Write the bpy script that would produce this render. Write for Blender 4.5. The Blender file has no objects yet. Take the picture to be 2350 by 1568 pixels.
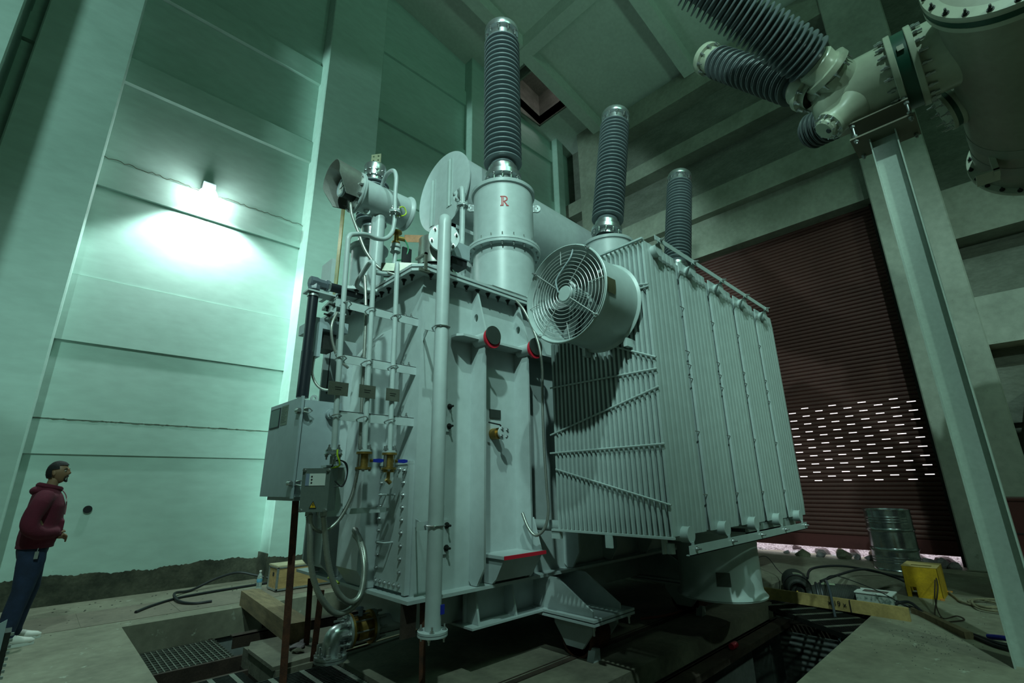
import bpy, bmesh, math, random
from mathutils import Matrix, Vector
random.seed(7)
S = bpy.context.scene
COL = S.collection
PI = math.pi
V = Vector

# ---------------------------------------------------------------- camera
yaw, pitch, roll, H = math.radians(45.9024), math.radians(16.7069), math.radians(-0.8094), 1.45
F = V((math.cos(yaw)*math.cos(pitch), math.sin(yaw)*math.cos(pitch), math.sin(pitch)))
r0 = F.cross(V((0, 0, 1))).normalized(); u0 = r0.cross(F)
r1 = r0*math.cos(roll)+u0*math.sin(roll); u1 = -r0*math.sin(roll)+u0*math.cos(roll)
cd = bpy.data.cameras.new('camera'); cam = bpy.data.objects.new('camera', cd); COL.objects.link(cam)
cd.sensor_width = 36; cd.lens = 1090.45/2350*36; cd.clip_start = .05; cd.clip_end = 300
cam.matrix_world = Matrix(((r1.x, u1.x, -F.x, 0), (r1.y, u1.y, -F.y, 0), (r1.z, u1.z, -F.z, H), (0, 0, 0, 1)))
S.camera = cam

# ---------------------------------------------------------------- world, lights, exposure
w = bpy.data.worlds.new('sky'); S.world = w; w.use_nodes = True
w.node_tree.nodes['Background'].inputs[0].default_value = (1.0, .93, .95, 1)
w.node_tree.nodes['Background'].inputs[1].default_value = 2.2

def lamp(name, kind, loc, target, power, color, size=.3, angle=2.6, blend=.5):
    l = bpy.data.lights.new(name, kind); o = bpy.data.objects.new(name, l); COL.objects.link(o)
    o.location = loc; l.energy = power; l.color = color
    if kind == 'SPOT': l.spot_size = angle; l.spot_blend = blend; l.shadow_soft_size = size
    if kind == 'AREA': l.size = size
    if kind == 'POINT': l.shadow_soft_size = size
    o.rotation_euler = (V(target)-V(loc)).to_track_quat('-Z', 'Y').to_euler()
    return o
KEY = (.62, 1.0, .90)
lamp('floodlight_key', 'SPOT', (-2.7, -4.0, 14.9), (4.8, 2.4, .8), 3700, KEY, .14, math.radians(70), .45)
lamp('floodlight_left', 'SPOT', (-1.9, -.9, 7.6), (3.3, 3.5, 5.3), 1750, KEY, .12, math.radians(62), .4)
lamp('floodlight_low', 'SPOT', (-1.9, -.9, 3.3), (3.2, 5.2, 1.4), 16, KEY, .1, math.radians(100), .6)
lamp('wall_lamp_beam', 'SPOT', (1.22, 8.80, 6.36), (1.50, 9.30, 3.2), 420, (.76, 1.0, .96), .06, math.radians(124), .4)
lamp('end_wall_floodlight', 'SPOT', (-8.8, 7.45, 7.0), (0, 9.6, 6.2), 4200, (.62, 1.0, .92), .15, math.radians(50), .15)
lamp('high_ambient_fill', 'AREA', (2.5, -4.5, 12.0), (5.5, 2, 4), 110, (.42, 1.0, .66), 2.5)  # unseen area light giving soft greenish ambient
lamp('side_floodlight', 'SPOT', (3.2, -4.6, 6.0), (10.5, 2.2, 1.6), 380, (.62, 1.0, .80), .12, math.radians(80), .7)
lamp('ceiling_fill', 'SPOT', (5.0, -2.5, 7.5), (6.2, 2.5, 14), 420, (.44, 1.0, .72), .5, math.radians(90), .8)  # unseen fill light, added to brighten the ceiling
vs = S.view_settings
vs.view_transform = 'Standard'; vs.look = 'None'; vs.gamma = 1; vs.exposure = 0; vs.use_curve_mapping = False
S.cycles.max_bounces = 6; S.cycles.diffuse_bounces = 2; S.cycles.glossy_bounces = 3
S.cycles.sample_clamp_indirect = 4

# ---------------------------------------------------------------- materials
MATS = {}
def mat(name, col, rough=.5, metal=0., var=0., scale=3., bump=0., bscale=None, col2=None, stretch=None, thr=None, coat=0., emit=0., alpha=1., trans=0., obj_coords=False):
    if name in MATS: return MATS[name]
    m = bpy.data.materials.new(name); m.use_nodes = True; nt = m.node_tree; b = nt.nodes['Principled BSDF']
    b.inputs['Base Color'].default_value = (*col, 1); b.inputs['Roughness'].default_value = rough; b.inputs['Metallic'].default_value = metal
    if coat: b.inputs['Coat Weight'].default_value = coat; b.inputs['Coat Roughness'].default_value = .25
    if trans: b.inputs['Transmission Weight'].default_value = trans; b.inputs['IOR'].default_value = 1.4
    if emit: b.inputs['Emission Color'].default_value = (*col, 1); b.inputs['Emission Strength'].default_value = emit
    N = nt.nodes.new; L = nt.links.new
    if var or bump or col2:
        tc = N('ShaderNodeNewGeometry') if not obj_coords else N('ShaderNodeTexCoord'); mp = N('ShaderNodeMapping')
        L(tc.outputs['Position' if not obj_coords else 'Object'], mp.inputs['Vector'])
        if stretch: mp.inputs['Scale'].default_value = stretch
    if var or col2:
        n = N('ShaderNodeTexNoise'); n.inputs['Scale'].default_value = scale; n.inputs['Detail'].default_value = 9; n.inputs['Roughness'].default_value = .62
        L(mp.outputs[0], n.inputs['Vector'])
        cr = N('ShaderNodeValToRGB'); e = cr.color_ramp.elements
        c2 = col2 or tuple(max(0, c*(1-var)) for c in col); c1 = col if col2 else tuple(min(1, c*(1+var*.6)) for c in col)
        e[0].position, e[1].position = thr or (.32, .66)
        e[0].color = (*c2, 1); e[1].color = (*c1, 1)
        L(n.outputs['Fac'], cr.inputs['Fac'])
        n2 = N('ShaderNodeTexNoise'); n2.inputs['Scale'].default_value = scale*9; n2.inputs['Detail'].default_value = 5; L(mp.outputs[0], n2.inputs['Vector'])
        mr = N('ShaderNodeMapRange'); mr.inputs[1].default_value = .3; mr.inputs[2].default_value = .7; mr.inputs[3].default_value = 1-min(.4, var*.5+.04); mr.inputs[4].default_value = 1.05
        L(n2.outputs['Fac'], mr.inputs[0])
        mx = N('ShaderNodeMix'); mx.data_type = 'RGBA'; mx.blend_type = 'MULTIPLY'; mx.inputs[0].default_value = 1
        L(cr.outputs['Color'], mx.inputs[6]); L(mr.outputs[0], mx.inputs[7]); L(mx.outputs[2], b.inputs['Base Color'])
    if bump:
        n = N('ShaderNodeTexNoise'); n.inputs['Scale'].default_value = bscale or scale*6; n.inputs['Detail'].default_value = 6
        L(mp.outputs[0], n.inputs['Vector']); bp = N('ShaderNodeBump'); bp.inputs['Strength'].default_value = bump; bp.inputs['Distance'].default_value = .01
        L(n.outputs['Fac'], bp.inputs['Height']); L(bp.outputs[0], b.inputs['Normal'])
    MATS[name] = m; return m

GREY = mat('transformer_grey', (.41, .47, .47), .38, 0, .05, 1.2, .03, 60)
GREYD = mat('radiator_grey', (.37, .44, .43), .36, 0, .05, 1.2, .03, 60)
CABM = mat('cabinet_grey', (.30, .36, .38), .45, 0, .04, 1.5)
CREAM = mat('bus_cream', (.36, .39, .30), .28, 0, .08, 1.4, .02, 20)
SHED = mat('silicone_grey', (.165, .20, .215), .36, 0, .06, 5)
SHEDD = mat('silicone_dark', (.10, .12, .125), .33, 0, .06, 5)
ALU = mat('machined_aluminium', (.62, .66, .67), .28, .9, .08, 4)
ZINC = mat('zinc_steel', (.50, .52, .52), .33, .9, .15, 8)
GALV = mat('galvanised_pipe', (.42, .47, .46), .36, .75, .22, 5)
STAIN = mat('stainless_sheet', (.46, .47, .44), .35, .85, .1, 5)
BRASS = mat('brass', (.42, .27, .08), .42, .85, .35, 9)
COPPER = mat('copper_foil', (.80, .42, .25), .3, .55, .15, 8)
BLACK = mat('black_rubber', (.012, .014, .016), .5, 0, .1, 6)
BLACKP = mat('black_plastic_pipe', (.010, .013, .018), .32)
SLATE = mat('slate_plastic', (.09, .11, .13), .4)
DARKM = mat('dark_metal', (.03, .033, .03), .5, .5, .3, 8)
RUST = mat('rusty_strip', (.13, .045, .022), .75, .25, .5, 14, .2, 80, col2=(.05, .022, .014))
RUSTB = mat('rusty_beam', (.055, .036, .026), .8, .2, .4, 7, .25, 60)
RED = mat('red_paint', (.50, .012, .03), .45)
REDL = mat('red_letter_paint', (.42, .02, .02), .6)
BLUE = mat('blue_plastic', (.01, .022, .30), .4)
YEL = mat('yellow_paint', (.62, .36, .012), .55, 0, .25, 5, .05, 40)
YELG = mat('yellow_green_wire', (.45, .62, .02), .5)
PLATE = mat('name_plate', (.20, .21, .17), .38, .7, .15, 12)
PLATED = mat('dark_plate', (.045, .055, .048), .4, .3, .1, 12)
PLY = mat('plywood', (.42, .27, .11), .7, 0, .3, 4, .1, 60, stretch=(1, 6, 6))
WOOD = mat('sawn_timber', (.25, .185, .10), .85, 0, .35, 3, .3, 50, stretch=(6, 1, 6))
PLANK = mat('pine_plank', (.45, .32, .12), .75, 0, .3, 3, .2, 50, stretch=(6, 1, 1))
PLANKD = mat('dirty_plank', (.20, .15, .085), .8, 0, .35, 3, .2, 50, stretch=(6, 1, 1))
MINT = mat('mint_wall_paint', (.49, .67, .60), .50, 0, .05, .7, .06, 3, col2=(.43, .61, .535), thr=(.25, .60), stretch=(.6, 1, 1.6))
MINTD = mat('mint_wall_paint_shaded', (.46, .65, .57), .55, 0, .05, .7, .06, 3, col2=(.39, .58, .50), thr=(.25, .6), stretch=(.6, 1, 1.6))  # same mint, darkened to stand for dimmer light on the upper bands
CEIL = mat('ceiling_paint', (.58, .64, .58), .8, 0, .06, 1.2, .1, 8)
CONC = mat('bare_concrete', (.33, .345, .285), .75, 0, .2, 1.1, .2, 22, col2=(.235, .25, .20), thr=(.34, .62))
CONCD = mat('rough_concrete', (.215, .225, .19), .8, 0, .3, 2.2, .35, 18, col2=(.145, .155, .125), thr=(.36, .62), stretch=(1, .7, 1.7))
CONCP = mat('pillar_concrete', (.42, .44, .38), .6, 0, .2, 1.0, .15, 22, col2=(.29, .31, .26), thr=(.32, .6))
FLOOR = mat('dusty_floor', (.28, .275, .20), .75, 0, .3, 1.3, .2, 30, col2=(.17, .16, .115), thr=(.33, .64))
SLAB = mat('foundation_slab', (.20, .185, .135), .85, 0, .3, 1.8, .4, 30, col2=(.10, .095, .07), thr=(.33, .66))
BASEC = mat('damp_plinth', (.115, .115, .08), .8, 0, .5, 3.2, .5, 18, col2=(.035, .04, .026), thr=(.38, .66))
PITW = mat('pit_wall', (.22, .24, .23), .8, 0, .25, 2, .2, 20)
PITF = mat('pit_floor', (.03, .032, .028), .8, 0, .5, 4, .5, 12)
MAROON = mat('shutter_maroon', (.085, .026, .022), .62, .0, .12, 2, 0)
MAROOND = mat('maroon_sheet', (.10, .022, .022), .5, 0, .1, 2)
ROCK = mat('rock', (.24, .21, .22), .85, 0, .4, 6, .6, 30)
ROCKM = mat('mossy_rock', (.13, .13, .085), .85, 0, .4, 6, .6, 30)
GRAVEL = mat('pale_gravel', (.75, .72, .78), .9, 0, .5, 26, 1.0, 60, col2=(.22, .18, .2), thr=(.40, .55))
LEDM = mat('lamp_glass', (.85, 1.0, .98), .3, emit=60)
DENIM = mat('blue_denim', (.012, .024, .062), .85, 0, .3, 12)
HOOD = mat('maroon_fleece', (.10, .006, .022), .9, 0, .15, 10, .2, 60)
SKIN = mat('skin', (.26, .15, .085), .55)
HAIR = mat('black_hair', (.006, .005, .005), .75, 0, .2, 40, .5, 120)
WHITE = mat('white_leather', (.68, .68, .63), .5)
PAPER = mat('white_label', (.62, .66, .62), .6)
ROPE = mat('jute_rope', (.24, .21, .13), .9, 0, .3, 30, .4, 120)
PET = mat('clear_plastic', (.80, .92, .90), .08, trans=.85)
FOIL = mat('silver_foil', (.72, .71, .64), .2, .95, .2, 9, .9, 26)
TYRE = mat('black_sleeve', (.03, .034, .028), .6, 0, .4, 8, .4, 20)
GREENB = mat('green_gasket', (.004, .05, .03), .35)

def chips(m, col, zlo, zhi, thr):
    """flaked paint: ragged spots, denser near the foot of the wall"""
    nt = m.node_tree; N = nt.nodes.new; L = nt.links.new; b = nt.nodes['Principled BSDF']; src = b.inputs['Base Color'].links[0].from_socket
    g = N('ShaderNodeNewGeometry'); sx = N('ShaderNodeSeparateXYZ'); L(g.outputs['Position'], sx.inputs[0])
    mr = N('ShaderNodeMapRange'); mr.inputs[1].default_value = zlo; mr.inputs[2].default_value = zhi; mr.inputs[3].default_value = thr; mr.inputs[4].default_value = thr+.10; L(sx.outputs[2], mr.inputs[0])
    n = N('ShaderNodeTexNoise'); n.inputs['Scale'].default_value = 5.5; n.inputs['Detail'].default_value = 10; n.inputs['Roughness'].default_value = .72; L(g.outputs['Position'], n.inputs['Vector'])
    sb = N('ShaderNodeMath'); sb.operation = 'SUBTRACT'; L(n.outputs['Fac'], sb.inputs[0]); L(mr.outputs[0], sb.inputs[1])
    ml = N('ShaderNodeMath'); ml.operation = 'MULTIPLY'; ml.use_clamp = True; ml.inputs[1].default_value = 22; L(sb.outputs[0], ml.inputs[0])
    mx = N('ShaderNodeMix'); mx.data_type = 'RGBA'; mx.inputs[7].default_value = (*col, 1); L(ml.outputs[0], mx.inputs[0]); L(src, mx.inputs[6]); L(mx.outputs[2], b.inputs['Base Color'])
chips(MINT, (.20, .23, .13), .3, 1.3, .655)
chips(FLOOR, (.36, .38, .30), -1, 1, .56); chips(CONCP, (.25, .27, .22), 0, 12, .60); chips(CONC, (.19, .20, .16), 0, 30, .62)
# ---------------------------------------------------------------- mesh builder
class MB:
    def __init__(s): s.v = []; s.f = []
    def add(s, vs, fs):
        n = len(s.v); s.v += [tuple(v) for v in vs]; s.f += [tuple(i+n for i in f) for f in fs]; return s
    def box(s, a, b, M=None):
        x0, y0, z0 = (min(a[i], b[i]) for i in range(3)); x1, y1, z1 = (max(a[i], b[i]) for i in range(3))
        vs = [V(p) for p in ((x0,y0,z0),(x1,y0,z0),(x1,y1,z0),(x0,y1,z0),(x0,y0,z1),(x1,y0,z1),(x1,y1,z1),(x0,y1,z1))]
        if M: vs = [M@v for v in vs]
        return s.add(vs, [(0,3,2,1),(4,5,6,7),(0,1,5,4),(1,2,6,5),(2,3,7,6),(3,0,4,7)])
    def prism(s, poly, d, M=None):
        """poly: list of 3D points (planar), extruded by vector d"""
        n = len(poly); P = [V(p) for p in poly]; d = V(d); vs = P+[p+d for p in P]
        if M: vs = [M@v for v in vs]
        return s.add(vs, [tuple(range(n))[::-1], tuple(range(n, 2*n))]+[(i, (i+1) % n, n+(i+1) % n, n+i) for i in range(n)])
    def tube(s, pts, r, n=10, caps=True, r_end=None):
        P = [V(p) for p in pts]; m = len(P); rs = [r+((r_end-r)*i/(m-1) if r_end is not None else 0) for i in range(m)] if not isinstance(r, (list, tuple)) else r
        t = [(P[min(i+1, m-1)]-P[max(i-1, 0)]).normalized() for i in range(m)]
        a = t[0].orthogonal().normalized(); vs = []
        for i in range(m):
            a = (a-t[i]*a.dot(t[i])).normalized(); b = t[i].cross(a)
            k = 1.0
            for j in range(n):
                q = 2*PI*j/n; vs.append(P[i]+(a*math.cos(q)+b*math.sin(q))*rs[i]*k)
        fs = [(i*n+j, i*n+(j+1) % n, (i+1)*n+(j+1) % n, (i+1)*n+j) for i in range(m-1) for j in range(n)]
        if caps: fs += [tuple(range(n))[::-1], tuple(range((m-1)*n, m*n))]
        return s.add(vs, fs)
    def lathe(s, prof, n=32, M=None, a0=0., a1=2*PI):
        """prof: (r,z) list, axis z"""
        full = abs(a1-a0-2*PI) < 1e-6; k = n if full else n+1; vs = []; idx = []
        for r, z in prof:
            if r < 1e-6: idx.append([len(vs)]*k); vs.append(V((0, 0, z)))
            else:
                idx.append(list(range(len(vs), len(vs)+k)))
                for j in range(k):
                    q = a0+(a1-a0)*j/n; vs.append(V((r*math.cos(q), r*math.sin(q), z)))
        fs = []
        for i in range(len(prof)-1):
            for j in range(n):
                a, b, c, d = idx[i][j], idx[i][(j+1) % k], idx[i+1][(j+1) % k], idx[i+1][j]
                f = []
                for q in (a, b, c, d):
                    if q not in f: f.append(q)
                if len(f) > 2: fs.append(tuple(f))
        if M: vs = [M@v for v in vs]
        return s.add(vs, fs)
    def cyl(s, p0, p1, r, n=24, r1=None):
        p0, p1 = V(p0), V(p1); L = (p1-p0).length
        return s.lathe([(0, 0), (r, 0), (r if r1 is None else r1, L), (0, L)], n, axisM(p0, p1))
    def sphere(s, c, r, n=12, sc=(1, 1, 1), M=None):
        m = max(6, n//2+2); T = Matrix.Translation(V(c))@Matrix.Diagonal((*sc, 1))
        if M: T = M@T
        return s.lathe([(r*math.sin(PI*i/m), -r*math.cos(PI*i/m)) for i in range(m+1)], n, T)
    def mesh(s, name, mt, ang=35, smooth=True):
        me = bpy.data.meshes.new(name); me.from_pydata(s.v, [], s.f); me.validate()
        bm = bmesh.new(); bm.from_mesh(me); bmesh.ops.recalc_face_normals(bm, faces=bm.faces)
        if smooth:
            for f in bm.faces: f.smooth = True
        bm.to_mesh(me); bm.free()
        if smooth: me.set_sharp_from_angle(angle=math.radians(ang))
        for x in (mt if isinstance(mt, (list, tuple)) else [mt]): me.materials.append(x)
        return me

def axisM(p0, p1):
    p0, p1 = V(p0), V(p1); q = (p1-p0).to_track_quat('Z', 'Y'); return Matrix.Translation(p0)@q.to_matrix().to_4x4()

WORLD = {}
def link(name, me, M=None, parent=None, label=None, kind=None):
    o = bpy.data.objects.new(name, me); COL.objects.link(o); M = M or Matrix.Identity(4)
    if parent is not None: o.parent = parent; o.matrix_parent_inverse = WORLD[parent.name].inverted()
    o.matrix_basis = M; WORLD[o.name] = M
    if label: o['label'] = label
    if kind: o['kind'] = kind
    return o
def part(name, mb, mt, parent, label=None, kind=None, ang=35, smooth=True):
    return link(name, mb.mesh(name, mt, ang, smooth), None, parent, label, kind)
def root(name, loc, label, cat, group=None):
    o = link(name, None, Matrix.Translation(V(loc))); o['label'] = label; o['category'] = cat
    if group: o['group'] = group
    return o
def thing(name, mb, mt, label, cat, group=None, kind=None, loc=None, ang=35):
    me = mb.mesh(name, mt, ang); M = None
    if loc is None:
        xs = [v.co for v in me.vertices]; loc = V((sum(v.x for v in xs)/len(xs), sum(v.y for v in xs)/len(xs), min(v.z for v in xs)))
    me.transform(Matrix.Translation(-V(loc))); o = link(name, me, Matrix.Translation(V(loc)))
    o['label'] = label; o['category'] = cat
    if group: o['group'] = group
    if kind: o['kind'] = kind
    return o
def struct(name, mb, mt, parent=None, smooth=False):
    return link(name, mb.mesh(name, mt, smooth=smooth), None, parent, None, 'structure' if parent is None else None)

def spline(pts, k=8):
    P = [V(p) for p in pts]; out = []
    for i in range(len(P)-1):
        a = P[max(i-1, 0)]; b = P[i]; c = P[i+1]; d = P[min(i+2, len(P)-1)]
        for j in range(k):
            t = j/k; out.append(.5*((2*b)+(c-a)*t+(2*a-5*b+4*c-d)*t*t+(3*b-a-3*c+d)*t**3))
    out.append(P[-1]); return out
def fillet(pts, r, k=6):
    P = [V(p) for p in pts]; out = [P[0]]
    for i in range(1, len(P)-1):
        a = (P[i-1]-P[i]); c = (P[i+1]-P[i]); la, lc = a.length, c.length; q = min(r, la*.49, lc*.49)
        s, e = P[i]+a/la*q, P[i]+c/lc*q
        for j in range(k+1):
            t = j/k; out.append((1-t)**2*s+2*t*(1-t)*P[i]+t*t*e)
    out.append(P[-1]); return out

# hexagon head bolt with washer and stub, unit: head across 1
def bolt_mesh(r=.012, stub=.02, mt=None, name='bolt'):
    mb = MB(); mb.lathe([(0, 0), (r*1.5, 0), (r*1.5, r*.35), (0, r*.35)], 10)
    mb.lathe([(0, r*.3), (r, r*.3), (r, r*1.4), (0, r*1.5)], 6)
    if stub: mb.lathe([(0, r), (r*.55, r), (r*.55, r*1.4+stub), (0, r*1.4+stub)], 8)
    return mb.mesh(name, mt or ZINC, 30)
BOLT = bolt_mesh(); BOLTS = bolt_mesh(.010, 0, name='bolt_head'); BOLTD = bolt_mesh(.017, .03, DARKM, 'dark_bolt'); BOLTL = bolt_mesh(.018, .05, ZINC, 'large_bolt')
def bolts(parent, me, P, d, name='bolt'):
    for p in P: link(name, me, axisM(p, V(p)+V(d)), parent)
def ring_pts(c, ax, r, n, ph=0.):
    M = axisM(c, V(c)+V(ax)); return [M@V((r*math.cos(ph+2*PI*i/n), r*math.sin(ph+2*PI*i/n), 0)) for i in range(n)]
# ================================================================= SETTING
# floor: z=0 slabs around the pits
PD = -1.7
mb = MB()
mb.box((-9, 7.25, -.3), (11.2, 9.6, 0)); mb.box((-9, 1.52, -.3), (.985, 7.25, 0)); mb.box((-9, -9, -.3), (11.2, 1.52, 0))
mb.box((9.3, 1.52, -.3), (11.2, 7.25, 0)); mb.box((6.95, 2.9, -.3), (9.3, 7.25, 0))
struct('floor', mb, FLOOR)
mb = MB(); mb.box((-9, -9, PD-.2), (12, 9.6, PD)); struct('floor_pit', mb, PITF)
# pit walls below the floor edge
mb = MB()
mb.box((-9, 7.30, PD), (12, 7.6, -.30)); mb.box((.5, 1.2, PD), (.93, 7.3, -.3)); mb.box((.9, 1.1, PD), (9.5, 1.46, -.3))
mb.box((9.36, 1.4, PD), (9.8, 7.4, -.3))
mb.box((7.01, 2.68, PD), (7.4, 7.3, -.3))
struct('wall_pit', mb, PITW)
TILE = mat('brown_floor_tile', (.215, .185, .14), .7, 0, .25, 2, .15, 30)
fl = bpy.data.objects['floor']
for i in range(7): struct('tile', MB().box((-1.2+.93*i, 7.55, -.01), (-.275+.93*i, 8.42, .004)), TILE, fl)
# foundation slab under the transformer with its plinth
mb = MB()
mb.prism([(1.72, 4.62, -.16), (2.2, 4.62, -.16), (2.2, 2.53, -.16), (6.88, 2.53, -.16), (6.88, 5.5, -.16), (1.72, 5.5, -.16)], (0, 0, .16))
struct('floor_foundation_slab', mb, SLAB)
mb = MB(); mb.box((2.4, 2.78, PD), (6.7, 5.3, -.16)); mb.box((1.95, 4.75, PD), (2.5, 5.3, -.16)); struct('wall_foundation', mb, PITW)
# rail strips let into the slab
for i, y in enumerate((3.05, 4.95)):
    mb = MB(); mb.box((2.22, y-.028, -.01), (6.86, y+.028, .008)); mb.box((2.22, y+.06, -.01), (6.86, y+.07, .005))
    struct('trim_rail_%d' % (i+1), mb, RUSTB)

# ---- left wall
mb = MB(); mb.box((-9, 9.25, -.3), (12.6, 9.7, 16.5)); wl = struct('wall_left', mb, MINT)
def band(n, x0, x1, z0, z1, d, mt, y=9.25):
    mb = MB(); mb.box((x0, y-d, z0), (x1, y+.02, z1)); return struct('trim_%d' % n, mb, mt)
band(1, -.2, 2.95, 3.54, 4.55, .055, MINT); band(2, -.2, 2.95, 4.56, 6.08, .035, MINT); band(3, -.2, 2.95, 6.08, 6.56, .085, MINT)
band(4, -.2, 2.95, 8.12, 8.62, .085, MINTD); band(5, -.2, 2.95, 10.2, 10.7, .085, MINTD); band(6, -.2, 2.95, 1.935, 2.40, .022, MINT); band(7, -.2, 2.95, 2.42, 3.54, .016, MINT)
for i, (x0, x1) in enumerate(((4.25, 7.12), (7.95, 11.3), (-6, -1.25))):
    for j, (z0, z1) in enumerate(((6.08, 6.56), (8.12, 8.62), (10.2, 10.7), (12.3, 12.8))):
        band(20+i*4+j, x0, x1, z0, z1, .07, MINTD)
for i, (x0, x1) in enumerate(((-1.25, -.2), (2.95, 4.25), (7.12, 7.95), (11.0, 11.35), (-2.5, -1.45))):
    mb = MB(); d = (.45, .42, .35, .3, .55)[i]
    # pilaster with a rounded plaster arris
    for a, b in (((x0, 9.25-d), (x1, 9.25)),): mb.prism([(x0+.02, 9.25-d, 0), (x1-.02, 9.25-d, 0), (x1, 9.25-d+.02, 0), (x1, 9.3, 0), (x0, 9.3, 0), (x0, 9.25-d+.02, 0)], (0, 0, 16))
    struct('trim_pilaster_%d' % (i+1), mb, MINT)
# damp plinth, ragged top
mb = MB(); random.seed(3)
def ragged(x0, x1, y, z, t=.012, amp=.03):
    n = int((x1-x0)/.022); top = [(x0+(x1-x0)*i/n, y, z+random.uniform(-amp, amp)*.32+.02*math.sin(i*.071+x0)+.012*math.sin(i*.31)) for i in range(n+1)]
    for i in range(n):
        a, b = top[i], top[i+1]; mb.prism([(a[0], y, -.3), (b[0], y, -.3), b, a], (0, -t, 0))
ragged(-.2, 2.95, 9.25, .34); ragged(2.93, 4.27, 8.83, .36, .014); ragged(-1.27, -.18, 8.80, .34, .014); ragged(4.25, 11.3, 9.25, .35); ragged(-9, -1.25, 9.25, .35)
mb.box((2.93, 8.82, -.1), (2.952, 9.26, .42)); struct('baseboard_left', mb, BASEC)
# hairline crack of the panel joints
mb = MB()
for z, jag in ((2.41, .012), (6.585, .02)):
    pts = [(-.2+3.15*i/60, 9.228 if z < 3 else 9.16, z+random.uniform(-jag, jag)) for i in range(61)]; mb.tube(pts, .006, 4)
struct('trim_crack', mb, mat('crack_dark', (.12, .14, .1), .9))

# ---- far wall (shutter wall)
mb = MB(); mb.box((11.95, 1.0, 7.45), (12.5, 7.3, 16)); mb.box((11.95, 8.25, -.3), (12.5, 9.3, 16)); mb.box((12.15, -9, -.3), (12.5, .5, 16))
wf = struct('wall_far', mb, CONCD)
def beam(n, y0, y1, z0, z1, x, mt=CONC): 
    mb = MB(); mb.box((x, y0, z0), (12.2, y1, z1)); struct('trim_beam_%d' % n, mb, mt)
beam(1, .95, 7.3, 7.22, 8.23, 11.72); beam(2, .95, 7.3, 8.23, 8.87, 11.45); beam(3, .95, 7.3, 10.25, 10.72, 11.45); beam(4, .95, 7.3, 12.15, 12.95, 11.42)
beam(5, -9, -.04, 5.75, 6.79, 11.6); beam(6, -9, -.04, 3.68, 4.57, 11.6, CONCP); beam(7, -9, -.04, 9.3, 9.9, 11.6); beam(8, 8.25, 9.3, 8.2, 8.8, 11.5); beam(9, 8.25, 9.3, 10.2, 10.7, 11.5)
mb = MB(); mb.box((12.05, -9, 4.57), (12.2, -.05, 5.62)); mb.box((12.05, -9, 2.35), (12.2, -.05, 3.36)); struct('wall_far_panels', mb, CONCD)
mb = MB(); mb.prism([(11.35, -.03, -.3), (11.35, .98, -.3), (11.37, 1.0, -.3), (12.3, 1.0, -.3), (12.3, -.05, -.3), (11.37, -.05, -.3)], (0, 0, 16)); struct('trim_pillar_1', mb, CONCP)
mb = MB(); mb.box((11.35, 7.23, -.3), (12.3, 8.3, 16)); struct('trim_pillar_2', mb, CONC)
# remaining walls of the hall (behind the camera)
mb = MB(); mb.box((-9.3, -9, -.3), (-9, 9.6, 17)); struct('wall_near', mb, CONC)
mb = MB(); mb.box((-9, -9.3, -.3), (12.5, -9, 17)); struct('wall_right', mb, CONC)
mb = MB(); mb.box((11.15, 1.0, -.25), (12.6, 7.23, -.05)); mb.box((11.15, -9, -.3), (12.6, 1.0, 0)); mb.box((11.15, 7.2, -.3), (12.6, 9.6, 0)); struct('floor_threshold', mb, FLOOR)
# ---- ceiling, sloped in x, with downstand beams and a hatch at the corner
def cz(x): return 13.12+.18*(11.4-x)
mb = MB()
def ceil_piece(x0, x1, y0, y1, t=.35, dz=0, mt=None):
    mb.prism([(x0, y0, cz(x0)+dz), (x1, y0, cz(x1)+dz), (x1, y1, cz(x1)+dz), (x0, y1, cz(x0)+dz)], (0, 0, t))
ceil_piece(-9.3, 12.5, -9.3, 7.6); ceil_piece(-9.3, 8.4, 7.6, 9.6); ceil_piece(10.2, 12.5, 7.6, 9.6); ceil_piece(8.4, 10.2, 9.0, 9.6)
struct('ceiling', mb, CEIL)
mb = MB(); ceil_piece(8.3, 10.3, 7.5, 9.1, .1, 1.2); mb.box((8.35, 7.55, 13.3), (8.4, 9.05, 15.2)); mb.box((10.2, 7.55, 13.3), (10.25, 9.05, 15.2)); mb.box((8.35, 9.0, 13.3), (10.25, 9.05, 15.2)); struct('trim_hatch', mb, CONCD)
for i, y in enumerate((7.45, 4.22, .95, -2.3)):
    mb = MB(); ceil_piece(-9, 11.4, y-.17, y+.17, .42, -.40); struct('trim_ceiling_beam_%d' % (i+1), mb, CEIL)
for i, x in enumerate((7.85, 1.5, -4.8)):
    mb = MB(); mb.prism([(x-.2, -9, cz(x)-.42), (x+.2, -9, cz(x)-.42), (x+.2, -9, cz(x)+.1), (x-.2, -9, cz(x)+.1)], (0, 18.3, 0)); struct('trim_ceiling_beam_%d' % (i+5), mb, CEIL)

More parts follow.
